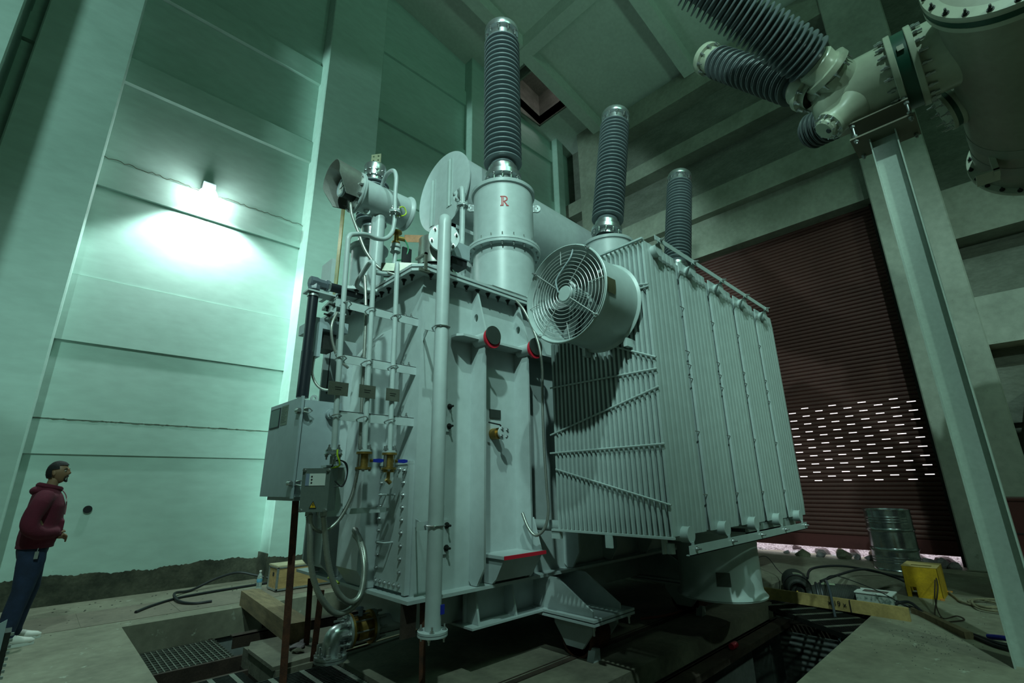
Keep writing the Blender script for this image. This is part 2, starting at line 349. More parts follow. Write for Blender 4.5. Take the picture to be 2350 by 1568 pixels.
# ---- roller shutter: every slat is a part, the lower band is slotted
door = link('door_1', None, Matrix.Translation(V((12.1, 4, 0)))); door['kind'] = 'structure'
SP = .086; prof = [(0, 0), (-.013, .007), (-.022, .024), (-.024, .035), (-.024, .050), (-.021, .064), (-.012, .078), (.0, .086)]
def slat_mesh(name, slots=()):
    mb = MB(); ys = [.15]; hole = set()
    for s in slots: hole.add(len(ys)); ys += [s-.07, s+.07]
    ys.append(7.35); n = len(prof); vs = []; 
    for y in ys: vs += [V((p[0], y, p[1])) for p in prof]
    zs = {}
    fs = []
    for i in range(len(ys)-1):
        for j in range(n-1):
            if i in hole and j == 3: continue
            fs.append((i*n+j, i*n+j+1, (i+1)*n+j+1, (i+1)*n+j))
    mb.add(vs, fs)
    # slat thickness behind
    return mb.mesh(name, MAROON, 40)
plain = slat_mesh('slat'); sa = slat_mesh('slat_slotted', [1.24+.53*i for i in range(12)]); sb = slat_mesh('slat_slotted_b', [1.505+.53*i for i in range(11)])
z0 = .36; k = 0
while z0+k*SP < 7.6:
    z = z0+k*SP; me = plain
    if 1.38 < z < 2.96: me = sa if k % 2 else sb
    link('slat', me, Matrix.Translation(V((12.1, 0, z))), door); k += 1
mb = MB(); mb.box((12.07, .15, .13), (12.12, 7.35, .36)); mb.box((12.05, .15, .11), (12.13, 7.35, .14)); part('bottom_rail', mb, MAROOND, door)
mb = MB(); mb.box((12.0, .95, -.3), (12.2, 1.1, 7.5)); mb.box((12.0, 7.1, -.3), (12.2, 7.25, 7.5)); part('guide_rail', mb, DARKM, door)

# ---- outside ground, gravel heap and stones seen in the gap
mb = MB(); random.seed(5); nx, ny = 26, 60
vs = [(12.0+(i/nx)**1.6*14, -1.5+11*j/ny, -.10+.0+.045*math.sin(j*1.3+i)*math.sin(i*.9)+random.uniform(-.02, .02)+.16*min(1, i/6)) for i in range(nx+1) for j in range(ny+1)]
mb.add(vs, [(i*(ny+1)+j, i*(ny+1)+j+1, (i+1)*(ny+1)+j+1, (i+1)*(ny+1)+j) for i in range(nx) for j in range(ny)])
gv = struct('floor_outside', mb, GRAVEL)
def stone_mesh(i, mt):
    random.seed(100+i); bm = bmesh.new(); bmesh.ops.create_icosphere(bm, subdivisions=2, radius=1)
    off = [V((random.uniform(-1, 1), random.uniform(-1, 1), random.uniform(-1, 1))).normalized() for _ in range(9)]
    for v in bm.verts:
        k = 1.0
        for o in off:
            d = v.co.normalized().dot(o)
            if d > .62: k = min(k, .62/d*(1.0))
        v.co = v.co*k*1.1
    me = bpy.data.meshes.new('stone'); bm.to_mesh(me); bm.free(); me.materials.append(mt); return me
ST = [stone_mesh(i, ROCKM if i in (0, 3) else ROCK) for i in range(6)]
stones = [(11.62, 3.5, .19, .10, 0), (11.75, 3.22, .10, .07, 1), (11.8, 2.83, .2, .11, 3), (11.86, 2.62, .09, .07, 2), (11.9, 2.42, .10, .075, 4), (11.95, 2.2, .12, .085, 5), (11.75, 1.55, .14, .10, 1), (11.62, 1.33, .15, .11, 2), (11.5, 1.16, .13, .10, 4), (12.25, 3.3, .15, .11, 5), (12.3, 2.75, .16, .12, 2), (12.2, 2.2, .15, .1, 1), (12.3, 1.75, .17, .12, 4), (12.2, 1.35, .16, .12, 5), (11.9, 3.9, .08, .05, 4), (12.45, 3.85, .12, .08, 1), (12.1, 1.95, .08, .06, 2), (11.45, 1.45, .08, .05, 5), (12.5, 3.05, .1, .08, 0), (12.55, 2.5, .1, .08, 3)]
names = ['biggest mossy boulder lying before the shutter gap, left end of the row', 'small grey stone right beside the big mossy boulder', 'long mossy boulder near the middle of the shutter gap', 'small pale stone between the long mossy boulder and the steel drum', 'grey stone close to the left side of the steel drum', 'dark round stone touching the left edge of the steel drum', 'grey rock just right of the steel drum', 'large grey rock between steel drum and concrete pillar', 'rock next to the foot of the concrete pillar']
for i, (x, y, a, h, k) in enumerate(stones):
    o = link('stone', ST[k], Matrix.Translation(V((x, y, -.06+h*.6 if x < 12 else .0)))@Matrix.Rotation(i*1.3, 4, 'Z')@Matrix.Diagonal((a, a*.75, h, 1)))
    o['category'] = 'stone'
    if i < len(names): o['label'] = names[i]; o['group'] = 'stones lying before the shutter gap'
    else: o['label'] = '%s of the dusky stones lying in the bright gravel outside, counted from the left' % ('seventh fifth third first second eighth sixth ninth fourth tenth eleventh'.split()[(i-len(names)) % 11]); o['group'] = 'stones in the bright gravel outside'
# ================================================================= POWER TRANSFORMER
BOLTC = bolt_mesh(.0125, .004, name='bolt')
T = root('power_transformer', (5, 4.3, 0), 'huge grey power transformer with three tall ribbed bushings, radiators and a fan', 'transformer')
X0, X1, Y0, Y1, ZB, ZL = 2.17, 9.6, 3.37, 5.2, .655, 3.27
mb = MB(); mb.prism([(X0, Y0, ZB), (X1, Y0, ZB), (X1, Y1, ZB), (X0, Y1, ZB)], (0, 0, ZL-ZB)); part('tank', mb, GREY, T)
mb = MB(); mb.box((2.075, 3.25, .63), (9.7, 5.33, .655)); mb.box((2.4, 3.55, .36), (9.4, 5.05, .63)); part('base_plate', mb, GREY, T)
# rim flange and lid with gasket
def rim(z0, z1, g, mt, name, lab=None):
    mb = MB(); x0, x1, y0, y1, c = 2.03+g, 9.74-g, 3.25+g, 5.38-g, .10
    mb.prism([(x0+c, y0, z0), (x1-c, y0, z0), (x1, y0+c, z0), (x1, y1-c, z0), (x1-c, y1, z0), (x0+c, y1, z0), (x0, y1-c, z0), (x0, y0+c, z0)], (0, 0, z1-z0))
    return part(name, mb, mt, T, lab)
rim(3.262, 3.287, 0, GREY, 'tank_rim'); rim(3.287, 3.303, .02, DARKM, 'gasket'); lid = rim(3.303, 3.328, .0, GREY, 'tank_lid')
P = [(x, 3.30, 3.262) for x in [2.2+.135*i for i in range(54)]]+[(2.085, y, 3.262) for y in [3.43+.135*i for i in range(14)]]
bolts(lid, BOLTD, P, (0, 0, -1))
# ---- front stiffeners (plates standing on the front wall) with chamfered feet
def plateX(x, pts, t=.022): # polygon in (y,z)
    mb = MB(); mb.prism([(x, y, z) for y, z in pts], (t, 0, 0)); return mb
for x in (2.73, 3.29, 3.95, 4.6, 5.3, 6.0, 6.9, 7.5, 8.1, 8.7):
    part('stiffener', plateX(x, [(3.38, .70), (3.34, .66), (3.27, .66), (3.18, .80), (3.18, 2.72), (3.38, 2.72)]), GREY, T)
def holed_plate(x, outer, c, r, t=.02, rz=None):
    """plate at x with polygon outline (y,z) and a round hole at c"""
    rz = rz or r; n = 24; ol = []; angs = [2*PI*i/n for i in range(n)]+[math.atan2(q[1]-c[1], q[0]-c[0]) % (2*PI) for q in outer]; angs.sort()
    hole = [(c[0]+r*math.cos(a), c[1]+rz*math.sin(a)) for a in angs]
    for a_ in angs:
        d = V((math.cos(a_), math.sin(a_))); best = 9
        for i in range(len(outer)):
            a = V(outer[i]); b = V(outer[(i+1) % len(outer)]); e = b-a; den = d.x*e.y-d.y*e.x
            if abs(den) < 1e-9: continue
            tt = ((a.x-c[0])*e.y-(a.y-c[1])*e.x)/den; ss = ((a.x-c[0])*d.y-(a.y-c[1])*d.x)/den
            if tt > 0 and -.001 <= ss <= 1.001: best = min(best, tt)
        ol.append((c[0]+d.x*best, c[1]+d.y*best))
    n = len(angs); pts = []
    for t_ in (0, t): pts += [V((x+t_, a, b)) for a, b in ol]+[V((x+t_, a, b)) for a, b in hole]
    fs = []
    for i in range(n):
        j = (i+1) % n; fs += [(i, j, n+j, n+i), (2*n+i, 3*n+i, 3*n+j, 2*n+j), (n+i, n+j, 3*n+j, 3*n+i), (i, 2*n+i, 2*n+j, j)]
    return MB().add(pts, fs)
for x in (2.73, 3.29): part('gusset', holed_plate(x, [(3.38, 2.745), (3.15, 2.745), (3.30, 3.262), (3.38, 3.262)], (3.305, 2.97), .030, rz=.04), GREY, T)
# horizontal shelf plate along the front wall
mb = MB(); mb.prism([(2.5, 3.38, 2.725), (2.46, 3.33, 2.725), (2.46, 3.25, 2.725), (2.5, 3.2, 2.725), (9.3, 3.2, 2.725), (9.3, 3.38, 2.725)], (0, 0, .022)); part('shelf', mb, GREY, T)
# lifting trunnions
for x in (2.73, 3.29):
    tr = MB(); tr.cyl((x+.01, 3.3, 2.735), (x+.01, 3.10, 2.735), .062); o = part('lifting_trunnion', tr, GREY, T)
    mb = MB(); mb.cyl((x+.01, 3.10, 2.72), (x+.01, 3.075, 2.72), .093, 32); part('rim', mb, RED, o, 'red painted rim')
    mb = MB(); mb.cyl((x+.01, 3.077, 2.745), (x+.01, 3.062, 2.745), .087, 32); part('cap', mb, PLATED, o, 'dark round cover')
# thin weld flange lines at foot; jacking bracket with red edge
mb = MB(); mb.prism([(2.86, 3.37, .86), (2.86, 3.08, .86), (3.36, 3.08, .86), (3.36, 3.37, .86)], (0, 0, .025))
mb.prism([(2.88, 3.36, .66), (2.88, 3.36, .86), (2.88, 3.1, .86), (2.88, 3.20, .70), (2.88, 3.25, .66)], (.022, 0, 0)); mb.prism([(3.32, 3.36, .66), (3.32, 3.36, .86), (3.32, 3.1, .86), (3.32, 3.25, .66)], (.022, 0, 0))
mb.prism([(2.9, 3.10, .86), (3.33, 3.10, .86), (3.33, 3.22, .68), (2.9, 3.22, .68)], (0, .012, 0))
jb = part('jacking_bracket', mb, GREY, T)
mb = MB(); mb.box((2.86, 3.072, .858), (3.362, 3.081, .887)); part('edge_marking', mb, RED, jb, 'red painted front edge')
part('foot_gusset', holed_plate(3.312, [(3.38, .885), (3.09, .885), (3.18, 1.16), (3.38, 1.16)], (3.27, 1.03), .028, .018), GREY, T)
# valve and plate on the front wall
v = MB(); v.cyl((3.0, 3.37, 1.90), (3.0, 3.29, 1.90), .052); v.cyl((3.0, 3.30, 1.90), (3.0, 3.23, 1.90), .035); vo = part('sampling_valve', v, BRASS, T)
mb = MB(); mb.cyl((3.0, 3.235, 1.90), (3.0, 3.215, 1.90), .062, 28); fo = part('blind_flange', mb, GREY, vo)
mb = MB(); mb.tube(fillet([(3.0, 3.26, 1.94), (3.0, 3.26, 1.975), (2.86, 3.27, 1.99)], .02), .007, 8); part('lever', mb, BLACK, vo)
bolts(vo, BOLTS, ring_pts((3.0, 3.215, 1.9), (0, -1, 0), .045, 4, .7), (0, -1, 0))
mb = MB(); mb.box((2.955, 3.357, 2.05), (3.09, 3.371, 2.13)); part('name_plate', mb, PLATED, T, 'small dark name plate')
# ---- left end wall
ribs = [(3.93, 4.28, 1.99), (4.62, 4.68, 2.02), (5.0, 5.06, 2.02)]
mb = MB(); mb.prism([(2.18, 3.88, .66), (2.09, 3.88, .66), (1.99, 3.88, .80), (1.99, 3.88, 2.62), (2.18, 3.88, 2.9)], (0, .38, 0)); part('box_stiffener', mb, GREY, T)
for a, b in ((4.6, 4.63), (5.0, 5.03)):
    mb = MB(); mb.prism([(2.18, a, .66), (2.11, a, .66), (2.0, a, .78), (2.0, a, 2.9), (2.18, a, 2.9)], (0, b-a, 0)); part('stiffener', mb, GREY, T)
mb = MB(); mb.box((2.09, 4.63, .72), (2.18, 5.0, 1.75)); part('end_cover', mb, GREY, T)
# bolted hand-hole cover with two handles
mb = MB(); mb.box((2.135, 3.42, .68), (2.18, 3.86, 1.62)); cv = part('hand_hole_cover', mb, GREY, T)
mb = MB(); mb.box((2.128, 3.385, .665), (2.18, 3.425, 1.614)); mb.box((2.128, 3.385, 1.615), (2.18, 3.87, 1.64)); part('frame', mb, GREY, cv)
P = [(2.135, 3.475, .72+.094*i) for i in range(10)]+[(2.135, 3.825, .72+.094*i) for i in range(10)]+[(2.135, 3.545+.07*i, .72) for i in range(4)]+[(2.135, 3.545+.07*i, 1.58) for i in range(4)]
bolts(cv, BOLTC, P, (-1, 0, 0))
for z in (1.38, 1.02):
    mb = MB(); mb.tube(fillet([(2.14, 3.60, z), (2.06, 3.60, z), (2.06, 3.74, z), (2.14, 3.74, z)], .02), .007, 8); part('handle', mb, GREY, cv)
for y, z in ((4.42, .95), (4.42, .80), (4.3, 2.42), (4.72, 2.45)):
    mb = MB(); mb.cyl((2.18, y, z), (2.12, y, z), .03 if z < 1 else .05, 16); part('plug', mb, DARKM if z < 1 else GREY, T)
mb = MB(); mb.cyl((2.18, 4.85, 1.3), (2.08, 4.85, 1.3), .05, 20); part('plug', mb, GREY, T)

# ---- piping rack: three bars from the end wall, three pipes, plates and valves
for z, xa in ((2.83, 1.42), (2.39, 1.47), (1.955, 1.50)):
    mb = MB(); mb.box((xa, 3.43, z-.035), (2.17, 3.437, z+.035)); mb.box((xa, 3.43, z+.030), (2.17, 3.475, z+.036)); br = part('bracket_bar', mb, GREY, T)
    bolts(br, BOLT, [(2.05, 3.45, z+.036), (2.11, 3.45, z+.036)], (0, 0, 1))
    for x in (1.49, 1.70, 1.935):
        mb = MB(); mb.tube([(x-.035, 3.437, z-.02), (x-.032, 3.375, z-.01), (x, 3.352, z), (x+.032, 3.375, z-.01), (x+.035, 3.437, z-.02)], .005, 6); part('u_bolt', mb, ZINC, br)
YP = 3.395
def pipe(pts, r, name='pipe', mt=GREY, fr=.09, par=None, lab=None, n=14):
    mb = MB(); mb.tube(fillet(pts, fr, 8), r, n); return part(name, mb, mt, par or T, lab)
def flange(c, ax, r, t=.018, gap=.0, nb=4, mt=GREY, par=None, bm=BOLT, name='flange', ph=.4):
    c = V(c); ax = V(ax).normalized(); mb = MB()
    mb.cyl(c-ax*(t+gap/2), c-ax*gap/2, r, 28); mb.cyl(c+ax*gap/2, c+ax*(t+gap/2), r, 28); o = part(name, mb, mt, par or T)
    if nb and (par is None or par is T): bolts(o, bm, ring_pts(c+ax*(t+gap/2), ax, r*.78, nb, ph), ax); bolts(o, bm, ring_pts(c-ax*(t+gap/2), -ax, r*.78, nb, ph), -ax)
    return o
# pipe 1: up, over the rack, up beside the small conservator and hooked into it
mb = MB(); mb.tube(spline([(1.497, YP, 1.70), (1.470, YP, 2.6), (1.456, 3.395, 3.272), (1.462, 3.40, 3.40), (1.533, 3.45, 3.47), (1.662, 3.52, 3.544), (1.793, 3.6, 3.591), (1.919, 3.66, 3.658), (2.005, 3.7, 3.77), (2.024, 3.7, 3.893), (2.024, 3.7, 4.00)], 7), .0205, 14); part('pipe', mb, GREY, T)
mb = MB(); mb.tube(spline([(2.024, 3.7, 4.01), (2.014, 3.7, 4.2), (2.013, 3.7, 4.38), (2.02, 3.76, 4.50), (2.03, 3.87, 4.56), (2.04, 3.98, 4.56), (2.06, 4.09, 4.50)], 7), .0205, 14); part('pipe', mb, GREY, T)
flange((2.024, 3.7, 4.00), (0, 0, 1), .056, .012, .004)
mb = MB(); mb.tube(spline([(1.733, YP, 1.70), (1.715, YP, 2.4), (1.697, 3.395, 3.15), (1.692, 3.42, 3.25), (1.705, 3.50, 3.28), (1.706, 3.60, 3.235), (1.704, 3.70, 3.165), (1.74, 3.75, 3.145), (1.814, 3.75, 3.14), (1.90, 3.7, 3.135)], 6), .0205, 14); part('pipe', mb, GREY, T)
mb = MB(); mb.tube(spline([(1.945, YP, 1.70), (1.93, YP, 2.4), (1.914, 3.395, 3.22), (1.925, 3.42, 3.30), (1.969, 3.50, 3.335), (2.02, 3.60, 3.33)], 6), .0205, 14); part('pipe', mb, GREY, T)
for x, w_, z in ((1.475, .150, 2.14), (1.705, .135, 2.145), (1.925, .12, 2.145)):
    mb = MB(); mb.box((x-w_/2, 3.362, z-.05), (x+w_/2, 3.366, z+.05)); o = part('label_plate', mb, PLATE, T, 'small stainless label plate')
    bolts(o, BOLTS, [(x+sx*(w_/2-.01), 3.36, z+sz*.034) for sx in (-1, 1) for sz in (-1, 1)], (0, -1, 0)) if False else None
    mb = MB()
    for k, (a, b) in enumerate(((-.028, .026), (-.026, .02))): mb.box((x+a, 3.3605, z+.008-.016*k), (x+b, 3.362, z+.013-.016*k))
    part('lettering', mb, DARKM, o)
flange((1.497, YP, 1.685), (0, 0, 1), .058, .012, .006, 4, ALU)
mb = MB(); mb.cyl((1.497, YP, 1.66), (1.497, YP, 1.60), .022); part('drain_plug', mb, ZINC, T)
for x in (1.733, 1.945):
    mb = MB(); mb.cyl((x, YP, 1.70), (x, YP, 1.565), .033, 20); mb.cyl((x, YP, 1.695), (x, YP, 1.680), .058, 24); mb.cyl((x, YP, 1.585), (x, YP, 1.57), .058, 24); mb.cyl((x, YP, 1.635), (x+.07, YP, 1.635), .013, 12)
    vo = part('ball_valve', mb, BRASS, T, 'brass flanged ball valve')
    mb = MB(); mb.cyl((x, YP, 1.712), (x, YP, 1.696), .058, 24); part('flange', mb, GREY, vo)
    mb = MB(); mb.prism([(x+.06, YP-.008, 1.625), (x+.13, YP-.008, 1.62), (x+.16, YP-.008, 1.628), (x+.16, YP-.008, 1.645), (x+.13, YP-.008, 1.65), (x+.06, YP-.008, 1.645)], (0, .016, 0)); part('handle', mb, BLUE, vo, 'blue lever handle')
    bolts(vo, BOLT, ring_pts((x, YP, 1.712), (0, 0, 1), .046, 4, .5), (0, 0, 1)); bolts(vo, BOLTS, ring_pts((x, YP, 1.57), (0, 0, -1), .046, 4, .5), (0, 0, -1))
    for p in ring_pts((x, YP, 1.69), (0, 0, 1), .046, 4, .5): part('stud', MB().cyl(p, V(p)-V((0, 0, .10)), .005, 6), ZINC, vo)
mb = MB(); mb.cyl((1.945, YP, 1.57), (1.945, YP, 1.55), .045); mb.cyl((1.945, YP, 1.55), (1.945, YP, 1.50), .014); mb.cyl((1.93, YP, 1.50), (1.965, YP, 1.47), .016); part('drain_cock', mb, BRASS, T)
# ---- long white vent pipe with blind flange
pipe([(2.147, 3.035, .50), (2.147, 3.035, 3.70), (2.36, 3.345, 3.70)], .056, 'vent_pipe', fr=.085, n=24)
flange((2.147, 3.035, .485), (0, 0, 1), .103, .014, .004, 4, GREY, None, BOLT, ph=.9)
mb = MB(); mb.box((2.17, 2.976, .60), (2.20, 2.984, .66)); part('tape', mb, BLUE, T, 'strip of blue tape')
for z in (2.68, 1.17):
    mb = MB(); mb.box((2.02, 3.02, z-.035), (2.028, 3.40, z+.035)) if False else None
    mb.box((2.02, 3.088, z-.03), (2.14, 3.095, z+.03)); mb.prism([(2.19, 3.37, z-.03), (2.05, 3.095, z-.03), (2.058, 3.095, z-.03), (2.198, 3.37, z-.03)], (0, 0, .06)); o = part('bracket_bar', mb, GREY, T)
    mb = MB(); mb.tube([(2.09, 3.10, z), (2.08, 3.03, z), (2.10, 2.985, z), (2.147, 2.972, z), (2.19, 2.985, z), (2.21, 3.03, z), (2.2, 3.1, z)], .006, 6); part('u_bolt', mb, ZINC, o)
for z in (2.02, 1.05):
    mb = MB(); mb.box((2.44, 3.355, z-.13), (2.50, 3.37, z+.13)); pt_ = part('earthing_pad', mb, GREY, T); bolts(pt_, BOLTD, [(2.48, 3.355, z-.085), (2.48, 3.355, z+.085)], (0, -1, 0))
    mb = MB(); mb.box((2.42, 3.36, z+.15), (2.455, 3.37, z+.24)); part('name_plate', mb, PLATED, T)

# ---- bushings -------------------------------------------------------------
def shed_mesh(name, r, rc, h, mt):
    mb = MB()
    if mt is SHEDD: mb.lathe([(rc, .004), (r-.003, -.012), (r, -.010), (r, .002), (r-.003, .003), (rc, .022)], 44)
    else: mb.lathe([(rc, -.02), (r-.01, -.028), (r, -.026), (r+.003, -.020), (r, -.010), (r*.4+rc*.6, .010), (rc, .030)], 44)
    return mb.mesh(name, mt, 60)
def bushing(pb, pt, r, n, par, mt=SHED, base_r=None, term='flag', alt=None, top=True, rc=None, flm=ALU, lab=None, nb=12):
    """porcelain/silicone column from lower flange centre pb to the top cap pt"""
    pb, pt = V(pb), V(pt); M = axisM(pb, pt); L = (pt-pb).length; rc = rc or r*.66; fr = base_r or r*.94
    a, b = .20, L-.26   # sheds between
    mb = MB(); mb.lathe([(0, a-.06), (rc, a-.06), (rc, b+.04), (0, b+.04)], 32, M); bu = part('bushing', mb, mt, par, lab)
    sm = shed_mesh('shed', r, rc*.98, (b-a)/n, mt); sm2 = shed_mesh('shed', alt, rc*.98, (b-a)/n, mt) if alt else sm
    for i in range(n): link('shed', sm if i % 2 == 0 else sm2, M@Matrix.Translation((0, 0, a+(b-a)*(i+.5)/n)), bu)
    mb = MB(); mb.lathe([(fr*.72, -.12), (fr*.72, -.045), (fr, -.045), (fr, -.01), (fr, .02), (fr*.80, .025), (fr*.76, .06), (fr*.80, .13), (fr*.70, .165), (rc*.9, .17)], 40, M)
    lf = part('lower_flange', mb, flm, bu)
    if top:
        mb = MB(); mb.lathe([(rc*.9, b+.0), (fr*.80, b+.005), (fr*.80, b+.12), (fr*.84, b+.12), (fr*1.0, b+.125), (fr*1.02, b+.14), (fr*1.02, b+.205), (fr*.97, b+.225), (fr*.35, b+.23), (0, b+.23)], 40, M)
        part('top_cap', mb, flm, bu)
        for i in range(10): 
            q = 2*PI*i/10; link('bolt', BOLTL, M@Matrix.Translation((fr*.9*math.cos(q), fr*.9*math.sin(q), b+.125))@Matrix.Rotation(PI, 4, 'X'), bu)
        if term:
            R3 = M@Matrix.Rotation(term if isinstance(term, float) else .6, 4, 'Z')
            mb = MB(); mb.lathe([(0, b+.22), (.035, b+.22), (.035, b+.28), (0, b+.28)], 16, M)
            # terminal palm with four holes: frame of small boxes around the holes
            w2, z0, z1 = .062, b+.29, b+.415
            mb.box((-.03, -.012, b+.25), (.03, .012, z0+.02), R3)
            xs = [-w2, -.042, -.020, .020, .042, w2]; zs = [z0, z0+.022, z0+.044, z0+.081, z0+.103, z1]
            for i in range(5):
                for j in range(5):
                    if i in (1, 3) and j in (1, 3): continue
                    mb.box((xs[i], -.008, zs[j]), (xs[i+1], .008, zs[j+1]), R3)
            part('terminal_palm', mb, mat('tinned_palm', (.52, .53, .36), .4, .7, .1, 9), bu)
    for i in range(nb):
        q = 2*PI*(i+.5)/nb; link('bolt', BOLTL, M@Matrix.Translation((fr*.9*math.cos(q), fr*.9*math.sin(q), -.045))@Matrix.Rotation(PI, 4, 'X'), bu)
    return bu
def turret(c, zt, r, zf, par, lifting=True, z_low=3.32):
    x, y = c; mb = MB(); A = Matrix.Translation((x, y, 0))
    mb.lathe([(0, z_low), (r, z_low), (r, zf-.03)], 48, A); mb.lathe([(r, zf+.03), (r, zt-.06)], 48, A)
    mb.lathe([(r, zt-.06), (r+.025, zt-.055), (r+.032, zt-.02), (r+.02, zt-.006), (r*.7, zt), (0, zt)], 48, A)
    t = part('turret', mb, GREY, par)
    mb = MB(); mb.lathe([(r-.01, zf-.035), (r+.075, zf-.035), (r+.078, zf-.004), (r+.07, zf-.002), (r+.07, zf+.002), (r+.078, zf+.004), (r+.075, zf+.035), (r-.01, zf+.035)], 48, A); part('turret_flange', mb, GREY, t)
    for i in range(20):
        q = 2*PI*(i+.5)/20; p = (x+(r+.045)*math.cos(q), y+(r+.045)*math.sin(q))
        link('bolt', BOLTL, Matrix.Translation((*p, zf+.035))@Matrix.Scale(.7, 4), t); link('bolt', BOLT, Matrix.Translation((*p, zf-.035))@Matrix.Rotation(PI, 4, 'X'), t)
    if lifting:
        for q in (PI*.80, PI*1.74):
            d = V((math.cos(q), math.sin(q), 0)); c0 = V((x, y, zt-.22))+d*(r-.01); mb = MB()
            Mx = Matrix.Translation(c0+d*.055)@(V((-d.y, d.x, 0))).to_track_quat('Z', 'Y').to_matrix().to_4x4()
            mb.lathe([(.018, -.012), (.05, -.012), (.05, .012), (.018, .012), (.018, -.012)], 20, Mx); mb.box((-.01, -.045, -.012), (.06, .045, .012), Matrix.Translation(c0)@Matrix.Rotation(q, 4, 'Z')@Matrix.Rotation(PI/2, 4, 'X')) ; part('lifting_lug', mb, GREY, t)
    return t
tR = turret((3.61, 3.85), 4.985, .375, 4.14, T)
bushing((3.61, 3.85, 5.235), (3.61, 3.85, 7.74), .247, 27, T, term=2.3, base_r=.237, lab='tall ribbed grey bushing on the turret marked with a red R')
tY = turret((5.72, 3.73), 4.985, .375, 4.14, T)
bushing((5.72, 3.73, 5.235), (6.16, 3.64, 7.70), .247, 27, T, term=.75, base_r=.237, lab='tall ribbed grey bushing leaning outward, middle of the three')
tB = turret((7.93, 3.70), 4.985, .375, 4.14, T)
bushing((7.93, 3.7, 5.235), (8.57, 3.69, 7.65), .247, 27, T, term=2.3, base_r=.237, lab='tall ribbed grey bushing nearest to the red shutter')
# red letter R, mapped on the turret
def onturret(u, z, off=.003): # u metres along arc from facing direction
    q = math.radians(227)+.02+u/.375; return V((3.61+(.375+off)*math.cos(q), 3.85+(.375+off)*math.sin(q), z))
mb = MB(); zc = 4.66
def stroke(pts): # 2D polygon -> thin curved plate
    n = len(pts); a = [onturret(u, zc+z, .0045) for u, z in pts]; b = [onturret(u, zc+z, -.01) for u, z in pts]; mb.add(a+b, [tuple(range(n))]+[(i, (i+1) % n, n+(i+1) % n, n+i) for i in range(n)])
h = .066
stroke([(-.030, -h), (-.018, -h), (-.018, h), (-.030, h)]); stroke([(-.012, -h), (-.004, -h), (-.004, h), (-.012, h)])
stroke([(-.044, -h), (-.006, -h), (-.006, -h+.010), (-.044, -h+.010)]); stroke([(-.044, h-.010), (.012, h-.010), (.012, h), (-.044, h)])
for i in range(8):
    q0, q1 = PI/2-PI*i/8, PI/2-PI*(i+1)/8; cx_, cz_, ra, rb = .008, h-.036, .036, .022
    stroke([(cx_+rb*math.cos(q0), cz_+(rb+.004)*math.sin(q0)), (cx_+ra*math.cos(q0), cz_+ra*math.sin(q0)), (cx_+ra*math.cos(q1), cz_+ra*math.sin(q1)), (cx_+rb*math.cos(q1), cz_+(rb+.004)*math.sin(q1))])
stroke([(-.004, -.008), (.010, -.008), (.046, -h+.008), (.030, -h+.008)]); stroke([(.024, -h), (.056, -h), (.056, -h+.010), (.024, -h+.010)]); stroke([(-.004, -.010), (.012, -.010), (.012, .0), (-.004, .0)])
part('letter', mb, REDL, tR, 'red painted letter R')

# ---- big conservator drum behind, along x
CX, CY, CZ, CR = 3.43, 4.9, 5.47, .60
mb = MB(); mb.lathe([(0, 0), (CR-.03, 0), (CR-.03, .03), (CR-.04, .03), (CR-.04, 4.55), (CR-.05, 4.6), (0, 4.66)], 48, axisM((CX, CY, CZ), (CX+1, CY, CZ-.02))); cn = part('conservator', mb, GREY, T)
mb = MB(); mb.lathe([(0, -.022), (CR-.01, -.022), (CR, -.018), (CR, .005), (0, .005)], 64, axisM((CX, CY, CZ), (CX+1, CY, CZ))); part('end_plate', mb, GREY, cn)
mb = MB(); mb.lathe([(CR-.05, 4.45), (CR-.01, 4.46), (CR, 4.5), (CR-.01, 4.54), (CR-.05, 4.55)], 48, axisM((CX, CY, CZ), (CX+1, CY, CZ-.02))); part('rolled_rim', mb, GREY, cn)
for y, zt, zb_ in ((CY+.24, .30, -.46), (CY-.17, .44, -.32)):
    mb = MB(); mb.prism([(CX-.022, y-.06, CZ+zb_), (CX-.030, y-.06, CZ+zb_), (CX-.030, y-.02, CZ+zb_), (CX-.046, y, CZ+zb_), (CX-.030, y+.02, CZ+zb_), (CX-.030, y+.06, CZ+zb_), (CX-.022, y+.06, CZ+zb_)], (0, 0, zt-zb_)); part('channel', mb, GREYD, cn)
for x in (4.1, 7.0):
    mb = MB(); mb.prism([(x, CY-.45, 3.33), (x, CY+.35, 3.33), (x, CY+.35, CZ-.3), (x, CY-.3, CZ-.45)], (.02, 0, 0)); mb.box((x, CY-.52, 3.33), (x+.08, CY-.44, 5.0)); part('conservator_support', mb, GREY, T)
mb = MB(); mb.prism([(3.45, 4.25, 3.33), (3.45, 4.3, 3.33), (3.45, 4.62, 4.25), (3.45, 4.56, 4.25)], (.3, 0, 0)); mb.box((3.3, 4.5, 3.9), (3.36, 4.56, 4.75)); mb.box((3.3, 4.5, 4.7), (3.9, 4.56, 4.75)); part('support_frame', mb, GREY, T)
# conservator pipe with valves, left of the turret
flange((3.28, 4.33, 5.06), (-1, -.6, 0), .085, .02, .006, 5, GREY)
pipe([(3.28, 4.33, 5.06), (3.14, 4.10, 5.02), (3.14, 4.08, 4.80), (3.14, 4.08, 4.2), (2.95, 3.95, 3.95)], .034, fr=.08)
flange((3.14, 4.08, 4.74), (0, 0, 1), .072, .016, .004, 4)
